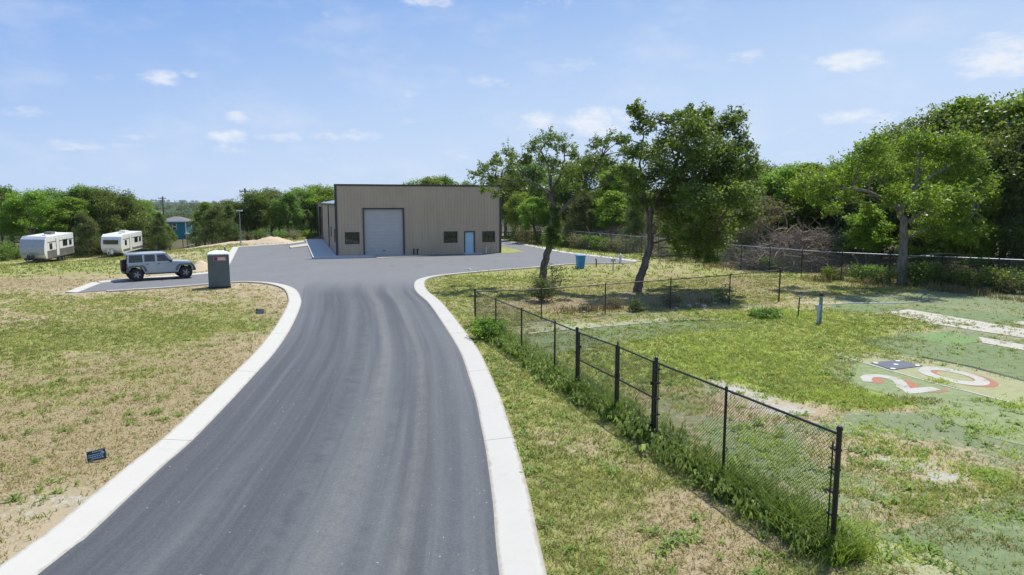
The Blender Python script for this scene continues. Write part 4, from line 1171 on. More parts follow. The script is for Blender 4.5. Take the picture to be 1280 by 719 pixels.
# ------------------------------------------------------------------ travel trailers
def trailer(px, py, ang, sc, label, dark_nose, tilt):
    p = at(px, py)
    t = empty('travel_trailer', p, ang); t.scale = (sc, sc, sc); t.rotation_euler = (tilt, R(1.6), ang)
    tag(t, label, 'travel trailer')
    H0, H1, L_ = .62, 3.0, 3.45
    outl = [(-L_, H0), (-L_, H1 - .05), (-L_ + .1, H1), (L_ - .75, H1 - .02), (L_ - .3, H1 - .3), (L_ - .02, 1.9), (L_, 1.35), (L_ - .1, 1.05), (L_ - .55, H0)]
    mb = MB(); mb.prism(outl, -1.2, 1.2); b = mb.build('body', M['trailer_white'], t, bevel=.04)
    nose = [(L_ - .85, H1 + .005), (L_ - .72, H1 - .01), (L_ - .28, H1 - .29), (L_ + .012, 1.9), (L_ + .03, 1.35), (L_ - .08, 1.05), (L_ - .2, 1.05), (L_ - .1, 1.35), (L_ - .12, 1.88), (L_ - .38, H1 - .36), (L_ - .8, H1 - .08)]
    mb = MB(); mb.prism(nose, -1.17, 1.17); mb.build('nose_cap', M['trailer_nose'] if dark_nose else M['trailer_white'], t)
    for s_ in (-1, 1):
        mb = MB(); mb.box((-.25, s_ * 1.203, 1.05 if dark_nose else .95), (6.2, .02, .82 if dark_nose else .3)); mb.build('skirt_band', M['trailer_band'], t)
        mb = MB(); mb.box((-.3, s_ * 1.204, 2.35), (6.0, .015, .09)); mb.build('stripe', M['trailer_band'], t)
        for x0, z0, w_, h_ in ((2.0, 1.9, .5, .62), (-1.3, 2.05, .95, .72), (-2.6, 1.98, .5, .55)):
            mb = MB(); mb.box((x0, s_ * 1.21, z0), (w_, .03, h_)); wn = mb.build('window', M['car_glass'], t)
            mb = MB()
            for dx in (-1, 1): mb.box((x0 + dx * w_ / 2, s_ * 1.215, z0), (.05, .045, h_ + .05))
            mb.build('frame', M['black_plastic'], wn)
        mb = MB(); mb.box((.45, s_ * 1.207, 1.75), (.68, .03, 1.9)); dr = mb.build('door', M['trailer_white'], t)
        mb = MB(); mb.box((.8, s_ * 1.21, 1.75), (.035, .04, 1.9)); mb.box((.1, s_ * 1.21, 1.75), (.035, .04, 1.9)); mb.build('frame', M['black_plastic'], dr)
        for xw in (-.95, -.1): wheel_part(t, (xw, s_ * 1.02, .36), .36, .22)
    mb = MB(); mb.tube([(-2.6, -1.28, 2.86), (2.3, -1.28, 2.80)], .075, 8); mb.build('awning', M['trailer_band'], t)
    mb = MB(); mb.box((-.6, 0, H1 + .13), (.95, .75, .26)); mb.build('air_conditioner', M['trailer_band'] if dark_nose else M['trailer_white'], t, bevel=.05)
    for q in ((1.4, .4), (-2.3, -.3)):
        mb = MB(); mb.box((q[0], q[1], H1 + .06), (.4, .4, .12)); mb.build('roof_vent', M['trailer_white'], t)
    mb = MB()
    mb.tube([(L_ - .6, -1.0, .55), (L_ + 1.1, 0, .5)], .06, 6); mb.tube([(L_ - .6, 1.0, .55), (L_ + 1.1, 0, .5)], .06, 6); mb.tube([(L_ + .85, 0, 0), (L_ + .85, 0, .95)], .05, 8); mb.box((0, 0, .55), (6.2, 2.0, .14)); mb.build('chassis', M['black_plastic'], t)
    mb = MB()
    for s_ in (-1, 1): mb.lathe([(.06, .55), (.16, .6), (.16, 1.0), (.1, 1.1), (.04, 1.14)], 12, (L_ + .35, s_ * .2, 0))
    mb.build('gas_bottle', M['black_plastic'] if dark_nose else M['white_paint'], t)
    if not dark_nose:
        mb = MB(); mb.box((L_ + .01, 0, 2.05), (.09, 1.75, .55), 0, R(-3)); mb.build('front_window', M['car_glass'], t)
    return t
trailer(61, 327, R(-80), 1.12, 'white travel trailer with silver grey rounded nose and dark skirt band', True, R(-1.5))
trailer(154, 319.5, R(-82), 1.04, 'smaller white travel trailer with a wide dark window in its front', False, R(-1.0))

# ------------------------------------------------------------------ portable toilet
p = at(275, 359.3); tz = p.z
pt_ = empty('portable_toilet', p, R(22)); tag(pt_, 'slate grey portable toilet with pale domed roof beside the drive', 'portable toilet')
mb = MB()
b_, t_ = .60, .56
mb.add([(-b_, -b_, .1), (b_, -b_, .1), (b_, b_, .1), (-b_, b_, .1), (-t_, -t_, 2.02), (t_, -t_, 2.02), (t_, t_, 2.02), (-t_, t_, 2.02)], [(0, 1, 5, 4), (1, 2, 6, 5), (2, 3, 7, 6), (3, 0, 4, 7), (4, 5, 6, 7), (3, 2, 1, 0)])
mb.build('cabin', M['toilet_grey'], pt_, bevel=.03)
mb = MB(); mb.box((0, 0, .05), (1.26, 1.26, .12)); mb.build('skid', M['black_plastic'], pt_)
mb = MB(); mb.add([(-.61, -.61, 2.02), (.61, -.61, 2.02), (.61, .61, 2.02), (-.61, .61, 2.02), (-.6, -.6, 2.1), (.6, -.6, 2.1), (.6, .6, 2.1), (-.6, .6, 2.1), (-.3, -.3, 2.24), (.3, -.3, 2.24), (.3, .3, 2.24), (-.3, .3, 2.24)], [(3, 2, 1, 0), (0, 1, 5, 4), (1, 2, 6, 5), (2, 3, 7, 6), (3, 0, 4, 7), (4, 5, 9, 8), (5, 6, 10, 9), (6, 7, 11, 10), (7, 4, 8, 11), (8, 9, 10, 11)]); mb.build('roof', M['toilet_roof'], pt_, bevel=.03)
for sx in (-1, 1):
    mb = MB(); mb.box((sx * .555, -.578, 1.06), (.09, .05, 1.9)); mb.build('corner_post', M['toilet_grey'], pt_, bevel=.01)
mb = MB()
for k in range(4): mb.box((0, -.593 + .0093 * k, .35 + k * .38), (.9, .03, .04))
mb.build('wall_rib', M['toilet_grey'], pt_)
mb = MB(); mb.box((.08, -.577, 1.80), (.72, .03, .24)); lg = mb.build('logo_panel', M['red_print'], pt_)
mb = MB(); mb.box((-.15, -.595, 1.80), (.17, .012, .19)); mb.build('emblem', M['purple'], lg)
mb = MB()
for k, (x0, w_) in enumerate(((.02, .06), (.10, .04), (.16, .07), (.25, .05), (.32, .06))): mb.box((x0, -.595, 1.835), (w_ * .8, .012, .07))
for k, (x0, w_) in enumerate(((.0, .05), (.06, .04), (.12, .06), (.19, .04), (.25, .05), (.31, .04), (.37, .05))): mb.box((x0, -.595, 1.745), (w_ * .8, .012, .06))
mb.build('lettering', M['white_paint'], lg)
mb = MB(); mb.box((-.577, -.28, 1.80), (.03, .3, .26), 0, 0); mb.build('side_notice', M['white_paint'], pt_)
mb = MB(); mb.tube([(.38, .38, 2.0), (.38, .38, 2.42)], .05, 10); mb.build('vent_pipe', M['toilet_grey'], pt_)

# ------------------------------------------------------------------ small yard signs
def yard_sign(px, py, w_, h_, lift, rz, roll, lean, label):
    p = at(px, py); r_ = empty('yard_sign', p, rz); r_.rotation_euler = (lean, roll, rz); tag(r_, label, 'sign', 'small yard signs on the left verge')
    mb = MB(); mb.box((0, 0, lift + h_ / 2), (w_, .012, h_)); pl = mb.build('panel', M['sign_dark'], r_)
    mb = MB()
    for zz, n_, x0 in ((.86, 6, -.2), (.60, 8, -.42), (.42, 7, -.42), (.24, 8, -.3)):
        xx = x0
        for k in range(n_):
            l_ = random.uniform(.05, .13)
            if xx + l_ > .44: break
            mb.box(((xx + l_ / 2) * w_, -.009, lift + zz * h_), (l_ * w_ * .9, .008, h_ * .11)); xx += l_ + .02
    mb.box((.36 * w_, -.009, lift + .66 * h_), (.14 * w_, .008, .22 * h_))
    mb.build('lettering', M['sign_light'], pl)
    for sx in (-1, 1):
        mb = MB(); mb.tube([(sx * w_ * .28, .005, -.12), (sx * w_ * .28, .005, lift + h_ * .4)], .004, 6); mb.build('stake', M['galv'], r_)
yard_sign(122, 577.5, .35, .21, .03, R(12), R(-10), R(-14), 'near dark yard sign with pale print, tilted in bare soil')
yard_sign(324.5, 392.8, .36, .22, .02, R(4), R(1), R(-6), 'far small yard sign standing near the kerb bend')

# ------------------------------------------------------------------ things on the right lawn
p = at(725.5, 335.6); bn = empty('plastic_bin', p, R(15)); tag(bn, 'bright blue plastic bin standing on the lawn beside the lane', 'bin')
mb = MB(); mb.add([(-.24, -.24, .0), (.24, -.24, .0), (.24, .24, 0), (-.24, .24, 0), (-.31, -.31, .98), (.31, -.31, .98), (.31, .31, .98), (-.31, .31, .98)], [(3, 2, 1, 0), (0, 1, 5, 4), (1, 2, 6, 5), (2, 3, 7, 6), (3, 0, 4, 7), (4, 5, 6, 7)]); mb.build('body', M['blue_bin'], bn, bevel=.03)
mb = MB(); mb.box((0, 0, 1.0), (.68, .68, .06)); mb.build('lid', M['blue_bin'], bn, bevel=.015)
for sx in (-1, 1):
    mb = MB(); mb.wheel((sx * .25, .25, .1), .1, .06, 14); mb.build('wheel', M['rubber'], bn)
p = at(775.4, 329.2); hy = empty('fire_hydrant', p); tag(hy, 'silver grey fire hydrant on the lawn at the lane kerb', 'hydrant')
mb = MB(); mb.lathe([(.17, 0), (.17, .05), (.11, .06), (.11, .5), (.15, .51), (.15, .55), (.125, .56), (.125, .68), (.09, .76), (.04, .80), (.035, .86), (.01, .87)], 16); mb.build('barrel', M['hydrant'], hy)
for d_ in ((1, 0), (-1, 0), (0, -1)):
    mb = MB(); rr = .06 if d_[1] == 0 else .085; mb.tube([(d_[0] * .08, d_[1] * .08, .58), (d_[0] * .2, d_[1] * .2, .58)], rr, 12); mb.tube([(d_[0] * .2, d_[1] * .2, .58), (d_[0] * .23, d_[1] * .23, .58)], rr * .6, 6); mb.build('outlet_cap', M['hydrant'], hy)
p = at(766.3, 337.8); mp = empty('meter_post', p); tag(mp, 'grey meter box on a thin post, right of the blue bin', 'meter post')
mb = MB(); mb.tube([(0, 0, -.1), (0, 0, .66)], .045, 8); mb.build('post', M['wood_grey'], mp)
mb = MB(); mb.box((0, 0, .75), (.34, .18, .2)); mb.build('box', M['box_grey'], mp, bevel=.02)
mb = MB(); mb.box((0, 0, .875), (.4, .24, .04)); mb.build('lid', M['lamp_white'], mp)
p = at(745.3, 334); mb = MB(); mb.tube([(p.x, p.y, -.1), (p.x, p.y, .5), (p.x - .02, p.y, .62), (p.x - .1, p.y, .66)], .05, 8); tag(mb.build('pipe_stub', M['black_plastic']), 'short black pipe stub in grass between bin and meter post', 'pipe')
# power post and standpipe in the enclosure
p = at(1024.7, 404.6); pp = empty('power_post', p); tag(pp, 'grey square post with utility box and black cap on the bright grass', 'post')
mb = MB(); mb.box((0, 0, .58), (.11, .11, 1.3)); mb.build('post', M['wood_grey'], pp, bevel=.008)
mb = MB(); mb.lathe([(.085, 1.2), (.085, 1.3), (.05, 1.34), (.01, 1.35)], 12); mb.build('cap', M['black_plastic'], pp)
mb = MB(); mb.box((-.14, -.05, .70), (.18, .12, .24)); mb.build('box', M['box_grey'], pp, bevel=.012)
mb = MB(); mb.box((-.10, -.03, .28), (.08, .06, .6)); mb.build('conduit', M['box_grey'], pp)
p = at(997.5, 396); sp = empty('standpipe', p); tag(sp, 'black standpipe with a silver tap left of the grey post', 'standpipe')
mb = MB(); mb.tube([(0, 0, -.1), (.015, 0, .5), (.03, 0, .86)], .03, 8); mb.build('pipe', M['black_plastic'], sp)
mb = MB(); mb.tube([(.03, 0, .86), (.03, -.02, .92), (.03, -.12, .92), (.03, -.14, .84)], .03, 8); mb.box((.03, 0, .98), (.14, .03, .03)); mb.build('tap', M['galv'], sp)
# garden hose-like pale pipe in the shade
mb = MB(); pts = catmull(G([(1040, 381.5), (1070, 379.5), (1110, 380), (1140, 378.5), (1172, 373)]), .3); mb.tube([(q.x, q.y, .03) for q in pts], .022, 6); tag(mb.build('hose', M['lamp_white']), 'pale hose lying across shaded turf below the pale trunked tree', 'hose')
# low white bench far behind the fence
p = at(906, 325.4); bq = empty('bench', p, R(10)); tag(bq, 'low white bench in the grass behind the right hand fence', 'bench')
mb = MB(); mb.box((0, 0, .42), (1.1, .32, .05)); mb.build('seat', M['white_paint'], bq)
for sx in (-1, 1):
    mb = MB(); mb.box((sx * .42, 0, .2), (.06, .28, .4)); mb.build('leg', M['white_paint'], bq)

# ------------------------------------------------------------------ poles
def utility_pole(px, py_top, Yd, label):
    top = atY(px, py_top, Yd); z0 = gz(top.x, Yd); h_ = top.z - z0
    r_ = empty('utility_pole', (top.x, Yd, z0)); tag(r_, label, 'utility pole')
    mb = MB(); mb.tube([(0, 0, -.3), (0, 0, h_)], [.2, .14], 10); mb.build('pole', M['wood_pole'], r_)
    mb = MB(); mb.box((0, -.16, h_ - .5), (1.7, .12, .14), R(25)); ca = mb.build('crossarm', M['wood_pole'], r_)
    for k in (-.75, -.3, .3, .75):
        mb = MB(); mb.lathe([(.05, h_ - .43), (.07, h_ - .36), (.05, h_ - .3), (.06, h_ - .25), (.02, h_ - .2)], 8, (k * math.cos(R(25)), -.16 + k * math.sin(R(25)), 0)); mb.build('insulator', M['box_grey'], ca)
    mb = MB(); mb.lathe([(.18, h_ - 1.9), (.22, h_ - 1.85), (.22, h_ - 1.2), (.15, h_ - 1.1)], 10, (.28, -.1, 0)); mb.build('transformer', M['box_grey'], r_)
    return top
utility_pole(203, 245.5, 165, 'dark wooden utility pole with crossarm rising beyond the teal house')
utility_pole(306, 235.5, 118, 'wooden utility pole tip rising above the trees behind the light pole')
p = at(301.3, 306.2); lp = empty('light_pole', p, R(-20)); tag(lp, 'slim pale light pole with a square head at the yard corner', 'light pole')
h_ = topz(301, 264, p) - p.z
mb = MB(); mb.tube([(0, 0, -.1), (0, 0, h_)], [.075, .055], 10); mb.build('pole', M['wood_grey'], lp)
mb = MB(); mb.box((0, 0, h_ + .05), (.75, .35, .16)); mb.build('lamp_head', M['box_grey'], lp, bevel=.02)
mb = MB(); mb.lathe([(.16, -.05), (.16, .12), (.1, .16)], 12); mb.build('base', M['walk'], lp)

# ------------------------------------------------------------------ houses far behind
def house(px, py, Yd, w_, d_, h_, rz, wall, label, pitch=1.1, porch=True):
    b = atY(px, py, Yd); z0 = min(b.z, gz(b.x, Yd) + 6)
    r_ = empty('house', (b.x, Yd, z0), rz); tag(r_, label, 'house')
    mb = MB(); mb.box((0, 0, h_ / 2 - 1.5), (w_, d_, h_ + 3)); mb.build('wall', wall, r_)
    ov = .45; mb = MB()
    e = [(-w_ / 2 - ov, -d_ / 2 - ov, h_), (w_ / 2 + ov, -d_ / 2 - ov, h_), (w_ / 2 + ov, d_ / 2 + ov, h_), (-w_ / 2 - ov, d_ / 2 + ov, h_), (-w_ / 2 + d_ * .35, 0, h_ + pitch), (w_ / 2 - d_ * .35, 0, h_ + pitch)]
    mb.add(e, [(0, 1, 5, 4), (1, 2, 5), (2, 3, 4, 5), (3, 0, 4), (3, 2, 1, 0)]); mb.build('roof', M['shingle'], r_)
    mb = MB(); mb.box((0, -d_ / 2 - ov, h_ - .06), (w_ + 2 * ov, .06, .2)); mb.build('fascia', M['porch'], r_)
    for x0 in (w_ * .08,):
        mb = MB(); mb.box((x0, -d_ / 2 - .03, h_ * .55), (.95, .06, 1.3)); wn = mb.build('window', M['porch'], r_)
        mb = MB(); mb.box((x0, -d_ / 2 - .07, h_ * .70), (.7, .04, .5)); mb.box((x0, -d_ / 2 - .07, h_ * .42), (.7, .04, .5)); mb.build('pane', M['glass'], wn)
    if porch:
        for x0 in (w_ / 2 + .15, w_ / 2 + 1.3):
            mb = MB(); mb.box((x0, -d_ / 2 - .2, h_ / 2 - .5), (.16, .16, h_ + 1)); mb.build('porch_post', M['porch'], r_)
        mb = MB(); mb.box((w_ / 2 + .7, -d_ / 2 + .6, -.1), (1.8, 2.0, .2)); mb.build('porch_deck', M['porch'], r_)
        mb = MB(); mb.box((w_ / 2 + .7, -d_ / 2 - .2, .7), (1.4, .05, .06)); mb.build('porch_rail', M['porch'], r_)
    return r_
house(222, 291, 150, 5.2, 6, 2.55, R(8), M['teal'], 'small teal house with grey hip roof behind the junipers', 1.0)
house(180, 278, 170, 6.5, 6, 2.2, R(-25), M['red_brown'], 'red brown house with pale roof peeping over the left trees', 1.6, False)

# ------------------------------------------------------------------ dirt heaps and stones
def mound(px0, px1, py, hgt, label, seed, dep=2.0, mat='dirt', name='dirt_pile'):
    a, b = at(px0, py), at(px1, py); c = (a + b) / 2; rx = (b - a).length / 2
    n_ = 30; vs_ = []; fs_ = []
    for j in range(n_ + 1):
        for i in range(n_ + 1):
            u, v = i / n_ * 2 - 1, j / n_ * 2 - 1
            x_, y_ = u * rx, v * dep
            rr = math.hypot(u, v)
            k = max(0.0, 1 - rr ** 1.5) * (.65 + .7 * float(fbm(np.array([x_ + seed]), np.array([y_]), .9, seed)[0])) + .18 * max(0, 1 - rr) * (float(fbm(np.array([x_]), np.array([y_ + seed]), 3.0, seed)[0]) - .5)
            vs_.append((x_, y_, hgt * k - .06 + gz(c.x + x_, c.y + y_) - c.z))
    for j in range(n_):
        for i in range(n_): q = j * (n_ + 1) + i; fs_.append((q, q + 1, q + n_ + 2, q + n_ + 1))
    me = bpy.data.meshes.new(name); me.from_pydata(vs_, [], fs_); me.materials.append(M[mat])
    for pl in me.polygons: pl.use_smooth = True
    o = bpy.data.objects.new(name, me); COL.objects.link(o); o.location = c; tag(o, label, 'dirt pile')
mound(313, 366, 304.2, .8, 'low pale dirt pile at the far end of the asphalt yard', 3, 2.4)
mound(274, 300, 306, .35, 'flat dirt pile left of the light pole base', 8, 2.0)
mound(238, 264, 337, .75, 'small pinkish dirt pile in the grass before the wagon', 12, 1.6)
def stone(px, py, s_, label, group=None):
    p = at(px, py); bm = bmesh.new(); bmesh.ops.create_icosphere(bm, subdivisions=2, radius=s_)
    for v in bm.verts: v.co = Vector((v.co.x * random.uniform(.85, 1.2), v.co.y * random.uniform(.8, 1.1), v.co.z * random.uniform(.5, .7)))
    me = bpy.data.meshes.new('stone'); bm.to_mesh(me); bm.free(); me.materials.append(M['rock'])
    o = bpy.data.objects.new('stone', me); COL.objects.link(o); o.location = (p.x, p.y, p.z + s_ * .25); o.rotation_euler = (0, 0, random.uniform(0, 6)); tag(o, label, 'stone', group)
for px, py, s_ in ((240, 308, .45), (246, 307, .55), (252, 307.5, .4), (236, 309, .35)): stone(px, py, s_, 'rough limestone lump in the row beyond the wagon', 'limestone lumps beyond the wagon')
for px, py, s_ in ((861, 383.5, .14), (872, 381, .12), (880, 384, .16), (893, 380, .13), (912, 379, .12), (730, 391, .10), (748, 394, .09), (845, 386, .1), (587, 337.8, .16)):
    stone(px, py, s_, 'small pale stone in the bare soil along the back fence' if py > 350 else 'lone small stone on the lawn kerb near the yard', 'pale stones along the back fence' if py > 350 else None)
# old iron fence stub by the teal house
for k, (px, lb) in enumerate(((229, 'left rusty post of the short pair below the teal house'), (234.5, 'right rusty post of the short pair below the teal house'))):
    p = at(px, 309); mb = MB(); mb.tube([(p.x, p.y, p.z - .2), (p.x, p.y, p.z + 1.5)], .07, 8); tag(mb.build('fence_post', M['red_brown'], smooth=False), lb, 'post')

# ------------------------------------------------------------------ trees
def leaf_quads(C, size, tint, up=.35):
    """rhombic leaves round points C"""
    n = len(C)
    nrm = rng.normal(0, 1, (n, 3)); nrm[:, 2] = np.abs(nrm[:, 2]) + up; nrm /= np.linalg.norm(nrm, axis=1)[:, None]
    a = rng.normal(0, 1, (n, 3)); a -= nrm * (a * nrm).sum(1)[:, None]; a /= np.linalg.norm(a, axis=1)[:, None]
    b = np.cross(nrm, a)
    l = (size * rng.uniform(.7, 1.35, n))[:, None]; w = l * rng.uniform(.42, .62, n)[:, None]
    V = np.stack([C - a * l * .5, C + b * w * .5 - a * l * .05, C + a * l * .5, C - b * w * .5 - a * l * .05], 1).reshape(-1, 3)
    return V, np.repeat(tint, 4)

def clump_points(center, rad, nsub, nleaf, shell=.5):
    d = rng.normal(0, 1, (nsub, 3)); d /= np.linalg.norm(d, axis=1)[:, None]
    r = rng.random(nsub) ** shell
    sub = center + d * r[:, None] * rad
    cr = np.mean(rad) * .235
    pts = np.repeat(sub, nleaf, 0) + rng.normal(0, 1, (nsub * nleaf, 3)) * np.array([cr, cr, cr * .62])
    tn = np.repeat(rng.random(nsub), nleaf) * .5 + rng.random(nsub * nleaf) ** 1.4 * .5
    return pts, tn, sub

def limb(mb, pts, r0, r1, n=7, wig=.0):
    c = catmull3([Vector(p) for p in pts]); m = len(c)
    if wig:
        for i in range(1, m - 1): c[i] += Vector((random.gauss(0, wig), random.gauss(0, wig), random.gauss(0, wig * .5)))
    mb.tube(c, [r0 + (r1 - r0) * (i / (m - 1)) ** .8 for i in range(m)], n)
    return c
def catmull3(pts, k=5):
    P = [pts[0] * 2 - pts[1]] + pts + [pts[-1] * 2 - pts[-2]]; out = []
    for i in range(1, len(P) - 2):
        p0, p1, p2, p3 = P[i - 1], P[i], P[i + 1], P[i + 2]
        for j in range(k):
            t = j / k; out.append(.5 * ((2 * p1) + (p2 - p0) * t + (2 * p0 - 5 * p1 + 4 * p2 - p3) * t * t + (3 * p1 - p0 - 3 * p2 + p3) * t ** 3))
    out.append(pts[-1]); return out

def twigs(mb, frame, target, r):
    """branch from the nearest point of the limb frame out to a leaf clump"""
    best = min(frame, key=lambda q: (q - target).length + max(0, q.z - target.z) * .7)
    d = target - best
    mid = best + d * .5 + Vector((random.gauss(0, .12), random.gauss(0, .12), abs(random.gauss(.1, .12)))) * max(.4, d.length * .4)
    c = [best, mid, target]
    cc = catmull3(c, 3); mb.tube(cc, [r * (1 - .75 * i / (len(cc) - 1)) for i in range(len(cc))], 5, False)
    return cc

def hero_tree(name, base, Yd, limbs, blobs, leafm, barkm, dens, lsize, label, dspread, cat='tree', fat=1.04):
    root = empty(name, base); tag(root, label, cat)
    mb = MB(); frame = []
    for pts, r0, r1 in limbs:
        w = [atY(px, py, Yd + dy) - base for px, py, dy in pts]
        frame += limb(mb, w, r0, r1, 9, .03)
    VV = []; TT = []
    for bb in blobs:
        px, py, rp = bb[:3]; rp *= fat; dy = bb[3] if len(bb) > 3 else random.gauss(0, dspread)
        c = atY(px, py, Yd + dy) - base; rm = rp / FPX * Yd
        fr2 = twigs(mb, frame, c, .035 + rm * .035)
        k = max(8, int(dens * rm * rm * 33))
        pts, tn, sub = clump_points(np.array(c), np.array([rm, rm * 1.05, rm * .85]), k, 24, .42)
        for q in sub[::3]: twigs(mb, fr2, Vector(q), .016)
        V, T = leaf_quads(pts, lsize, tn); VV.append(V); TT.append(T)
        # loose sprays reaching out beyond the clump
        for _ in range(int(5 + rm * 7)):
            d = Vector((random.gauss(0, 1), random.gauss(0, 1), random.gauss(.35, .8))).normalized()
            a0 = c + d * rm * .6; a1 = c + d * rm * random.uniform(1.15, 1.55) + Vector((0, 0, random.uniform(-.1, .25)))
            mb.tube([a0, a1], [.010, .005], 3, False)
            m_ = random.randint(16, 30); tt = rng.random(m_) ** .8
            q = np.array(a0)[None] + (np.array(a1) - np.array(a0))[None] * tt[:, None] + rng.normal(0, .07, (m_, 3))
            V, T = leaf_quads(q, lsize * .9, np.clip(rng.random(m_) * .6 + random.random() * .4, 0, 1)); VV.append(V); TT.append(T)
    mb.build('trunk', barkm, root, smooth=True)
    fast_mesh('crown', np.concatenate(VV), 4, leafm, {'tint': np.concatenate(TT)}, root)
    return root

# thin spreading oak left of the pair
bA = at(677, 357.5); YA = bA.y
hero_tree('live_oak', bA, YA, [
    ([(677, 357.5, 0), (681, 330, .1), (688, 300, 0), (691, 270, -.1), (691, 245, 0), (688, 222, .3)], .27, .11),
    ([(690, 252, 0), (680, 238, .3), (664, 228, .8), (640, 226, 1.0), (614, 222, .8)], .11, .03),
    ([(690, 275, 0), (704, 262, -.4), (722, 240, -.7), (740, 216, -.9), (752, 196, -.8)], .13, .04),
    ([(688, 225, .3), (684, 205, .4), (676, 188, .2)], .10, .03),
    ([(690, 240, 0), (702, 215, -.5), (706, 190, -.6)], .08, .03),
    ([(664, 228, .8), (648, 212, 1.6), (636, 196, 2.0)], .05, .02),
    ([(722, 240, -.7), (745, 236, -1.6), (765, 226, -2.2)], .05, .02)],
    [(596, 220, 9), (610, 211, 11), (604, 236, 8), (622, 203, 9), (636, 193, 11), (652, 203, 9), (668, 184, 12), (688, 174, 12), (704, 181, 11), (718, 194, 9), (680, 203, 11), (652, 226, 8), (697, 208, 13), (716, 214, 12), (734, 205, 11), (748, 201, 13), (755, 181, 9), (766, 172, 7), (742, 180, 8), (704, 232, 10), (724, 236, 9), (670, 238, 8), (638, 216, 8), (693, 262, 6, 0), (694, 286, 8, -.2), (689, 300, 8, -.2), (696, 274, 6, 0), (762, 205, 8), (778, 190, 7), (616, 226, 7), (660, 196, 8), (620, 244, 7), (765, 226, 8), (776, 176, 6), (640, 205, 7)],
    M['leaf_sparse'], M['bark'], 1.8, .14, 'thin spreading oak with bare limbs, ivy on its trunk, nearest the building', 1.3)
iv = []; it = []
for px, py, rp in ((692, 262, 5), (695, 272, 7), (694, 284, 9), (692, 295, 9), (688, 305, 7), (698, 300, 6), (686, 288, 6)):
    c = atY(px, py, YA - .15) - bA; rm = rp / FPX * YA
    P_, t_, _ = clump_points(np.array(c), np.array([rm, rm, rm * 1.1]), 14, 26, .5); V_, T_ = leaf_quads(P_, .12, t_); iv.append(V_); it.append(T_)
fast_mesh('ivy', np.concatenate(iv), 4, M['leaf_oak'], {'tint': np.concatenate(it)}, [o for o in bpy.data.objects if o.name == 'live_oak'][0])
# dense oak
bB = at(797, 364.5); YB = bB.y
hero_tree('live_oak', bB, YB, [
    ([(797, 364.5, 0), (800, 346, 0), (808, 325, .1), (813, 300, .1), (812, 272, 0), (822, 248, -.1), (838, 222, 0), (848, 195, .2), (856, 165, .2)], .28, .07),
    ([(812, 275, 0), (804, 240, .5), (800, 205, .8), (804, 165, 1.0), (799, 143, 1.0)], .11, .02),
    ([(826, 242, 0), (850, 228, -.8), (885, 215, -1.3), (918, 205, -1.4)], .12, .03),
    ([(816, 262, 0), (845, 258, -1.0), (878, 262, -1.8), (900, 275, -2.0)], .11, .03),
    ([(838, 222, 0), (870, 190, .8), (900, 165, 1.0)], .09, .02),
    ([(845, 205, .2), (838, 175, -.6), (832, 152, -.6)], .06, .02)],
    [(799, 141, 10), (793, 136, 6), (806, 157, 12), (832, 150, 10), (850, 150, 14), (872, 148, 14), (888, 165, 20), (914, 154, 15), (925, 146, 7), (924, 182, 17), (935, 213, 16), (900, 195, 27), (870, 190, 27), (840, 180, 20), (815, 192, 17), (790, 192, 12), (783, 215, 12), (800, 226, 17), (830, 215, 22), (860, 230, 28), (896, 235, 28), (925, 245, 20), (830, 250, 20), (800, 255, 13), (850, 270, 26), (886, 275, 26), (912, 276, 18), (862, 300, 17), (890, 300, 18), (872, 318, 12), (888, 322, 9), (850, 312, 12), (838, 288, 15), (846, 300, 12), (946, 235, 9), (932, 270, 12), (942, 200, 8), (866, 160, 14), (905, 215, 20), (875, 250, 24), (780, 175, 7), (862, 140, 6), (886, 145, 7)],
    M['leaf_deep'], M['bark'], 1.85, .18, 'dense dark green oak with a bent trunk behind the back fence', 1.6)
# broad pale-trunked tree at the wood edge
bC = at(1128, 356.5); YC = bC.y
hero_tree('cedar_elm', bC, YC, [
    ([(1128, 356.5, 0), (1128, 330, 0), (1130, 300, 0), (1128, 275, 0), (1122, 258, .1)], .30, .2),
    ([(1124, 262, 0), (1104, 250, -.4), (1085, 240, -.8), (1060, 236, -1.0), (1030, 235, -1.2)], .17, .04),
    ([(1126, 264, 0), (1138, 240, .4), (1146, 220, .8), (1150, 195, 1.0)], .16, .04),
    ([(1140, 238, .4), (1165, 220, .0), (1190, 208, -.3), (1210, 200, -.4)], .11, .03),
    ([(1122, 258, .1), (1108, 232, .8), (1098, 205, 1.2)], .11, .03),
    ([(1130, 280, 0), (1160, 262, -1.0), (1195, 256, -1.8), (1220, 265, -2.0)], .11, .03)],
    [(998, 235, 14), (1012, 222, 15), (1030, 232, 18), (1050, 218, 17), (1062, 245, 14), (1078, 198, 18), (1096, 182, 16), (1110, 215, 22), (1130, 187, 20), (1150, 176, 17), (1175, 186, 20), (1200, 182, 18), (1150, 215, 24), (1185, 215, 24), (1215, 202, 18), (1222, 230, 20), (1120, 245, 18), (1157, 250, 20), (1192, 250, 24), (1226, 262, 18), (1042, 262, 11), (1085, 262, 9), (1172, 285, 18), (1206, 290, 20), (1232, 295, 16), (1182, 315, 16), (1216, 320, 16), (1100, 205, 16), (1070, 222, 14), (1020, 250, 11), (1240, 245, 13)],
    M['leaf_bright'], M['bark_pale'], 1.6, .165, 'broad bright green tree with a pale straight trunk before the right wood', 1.9)
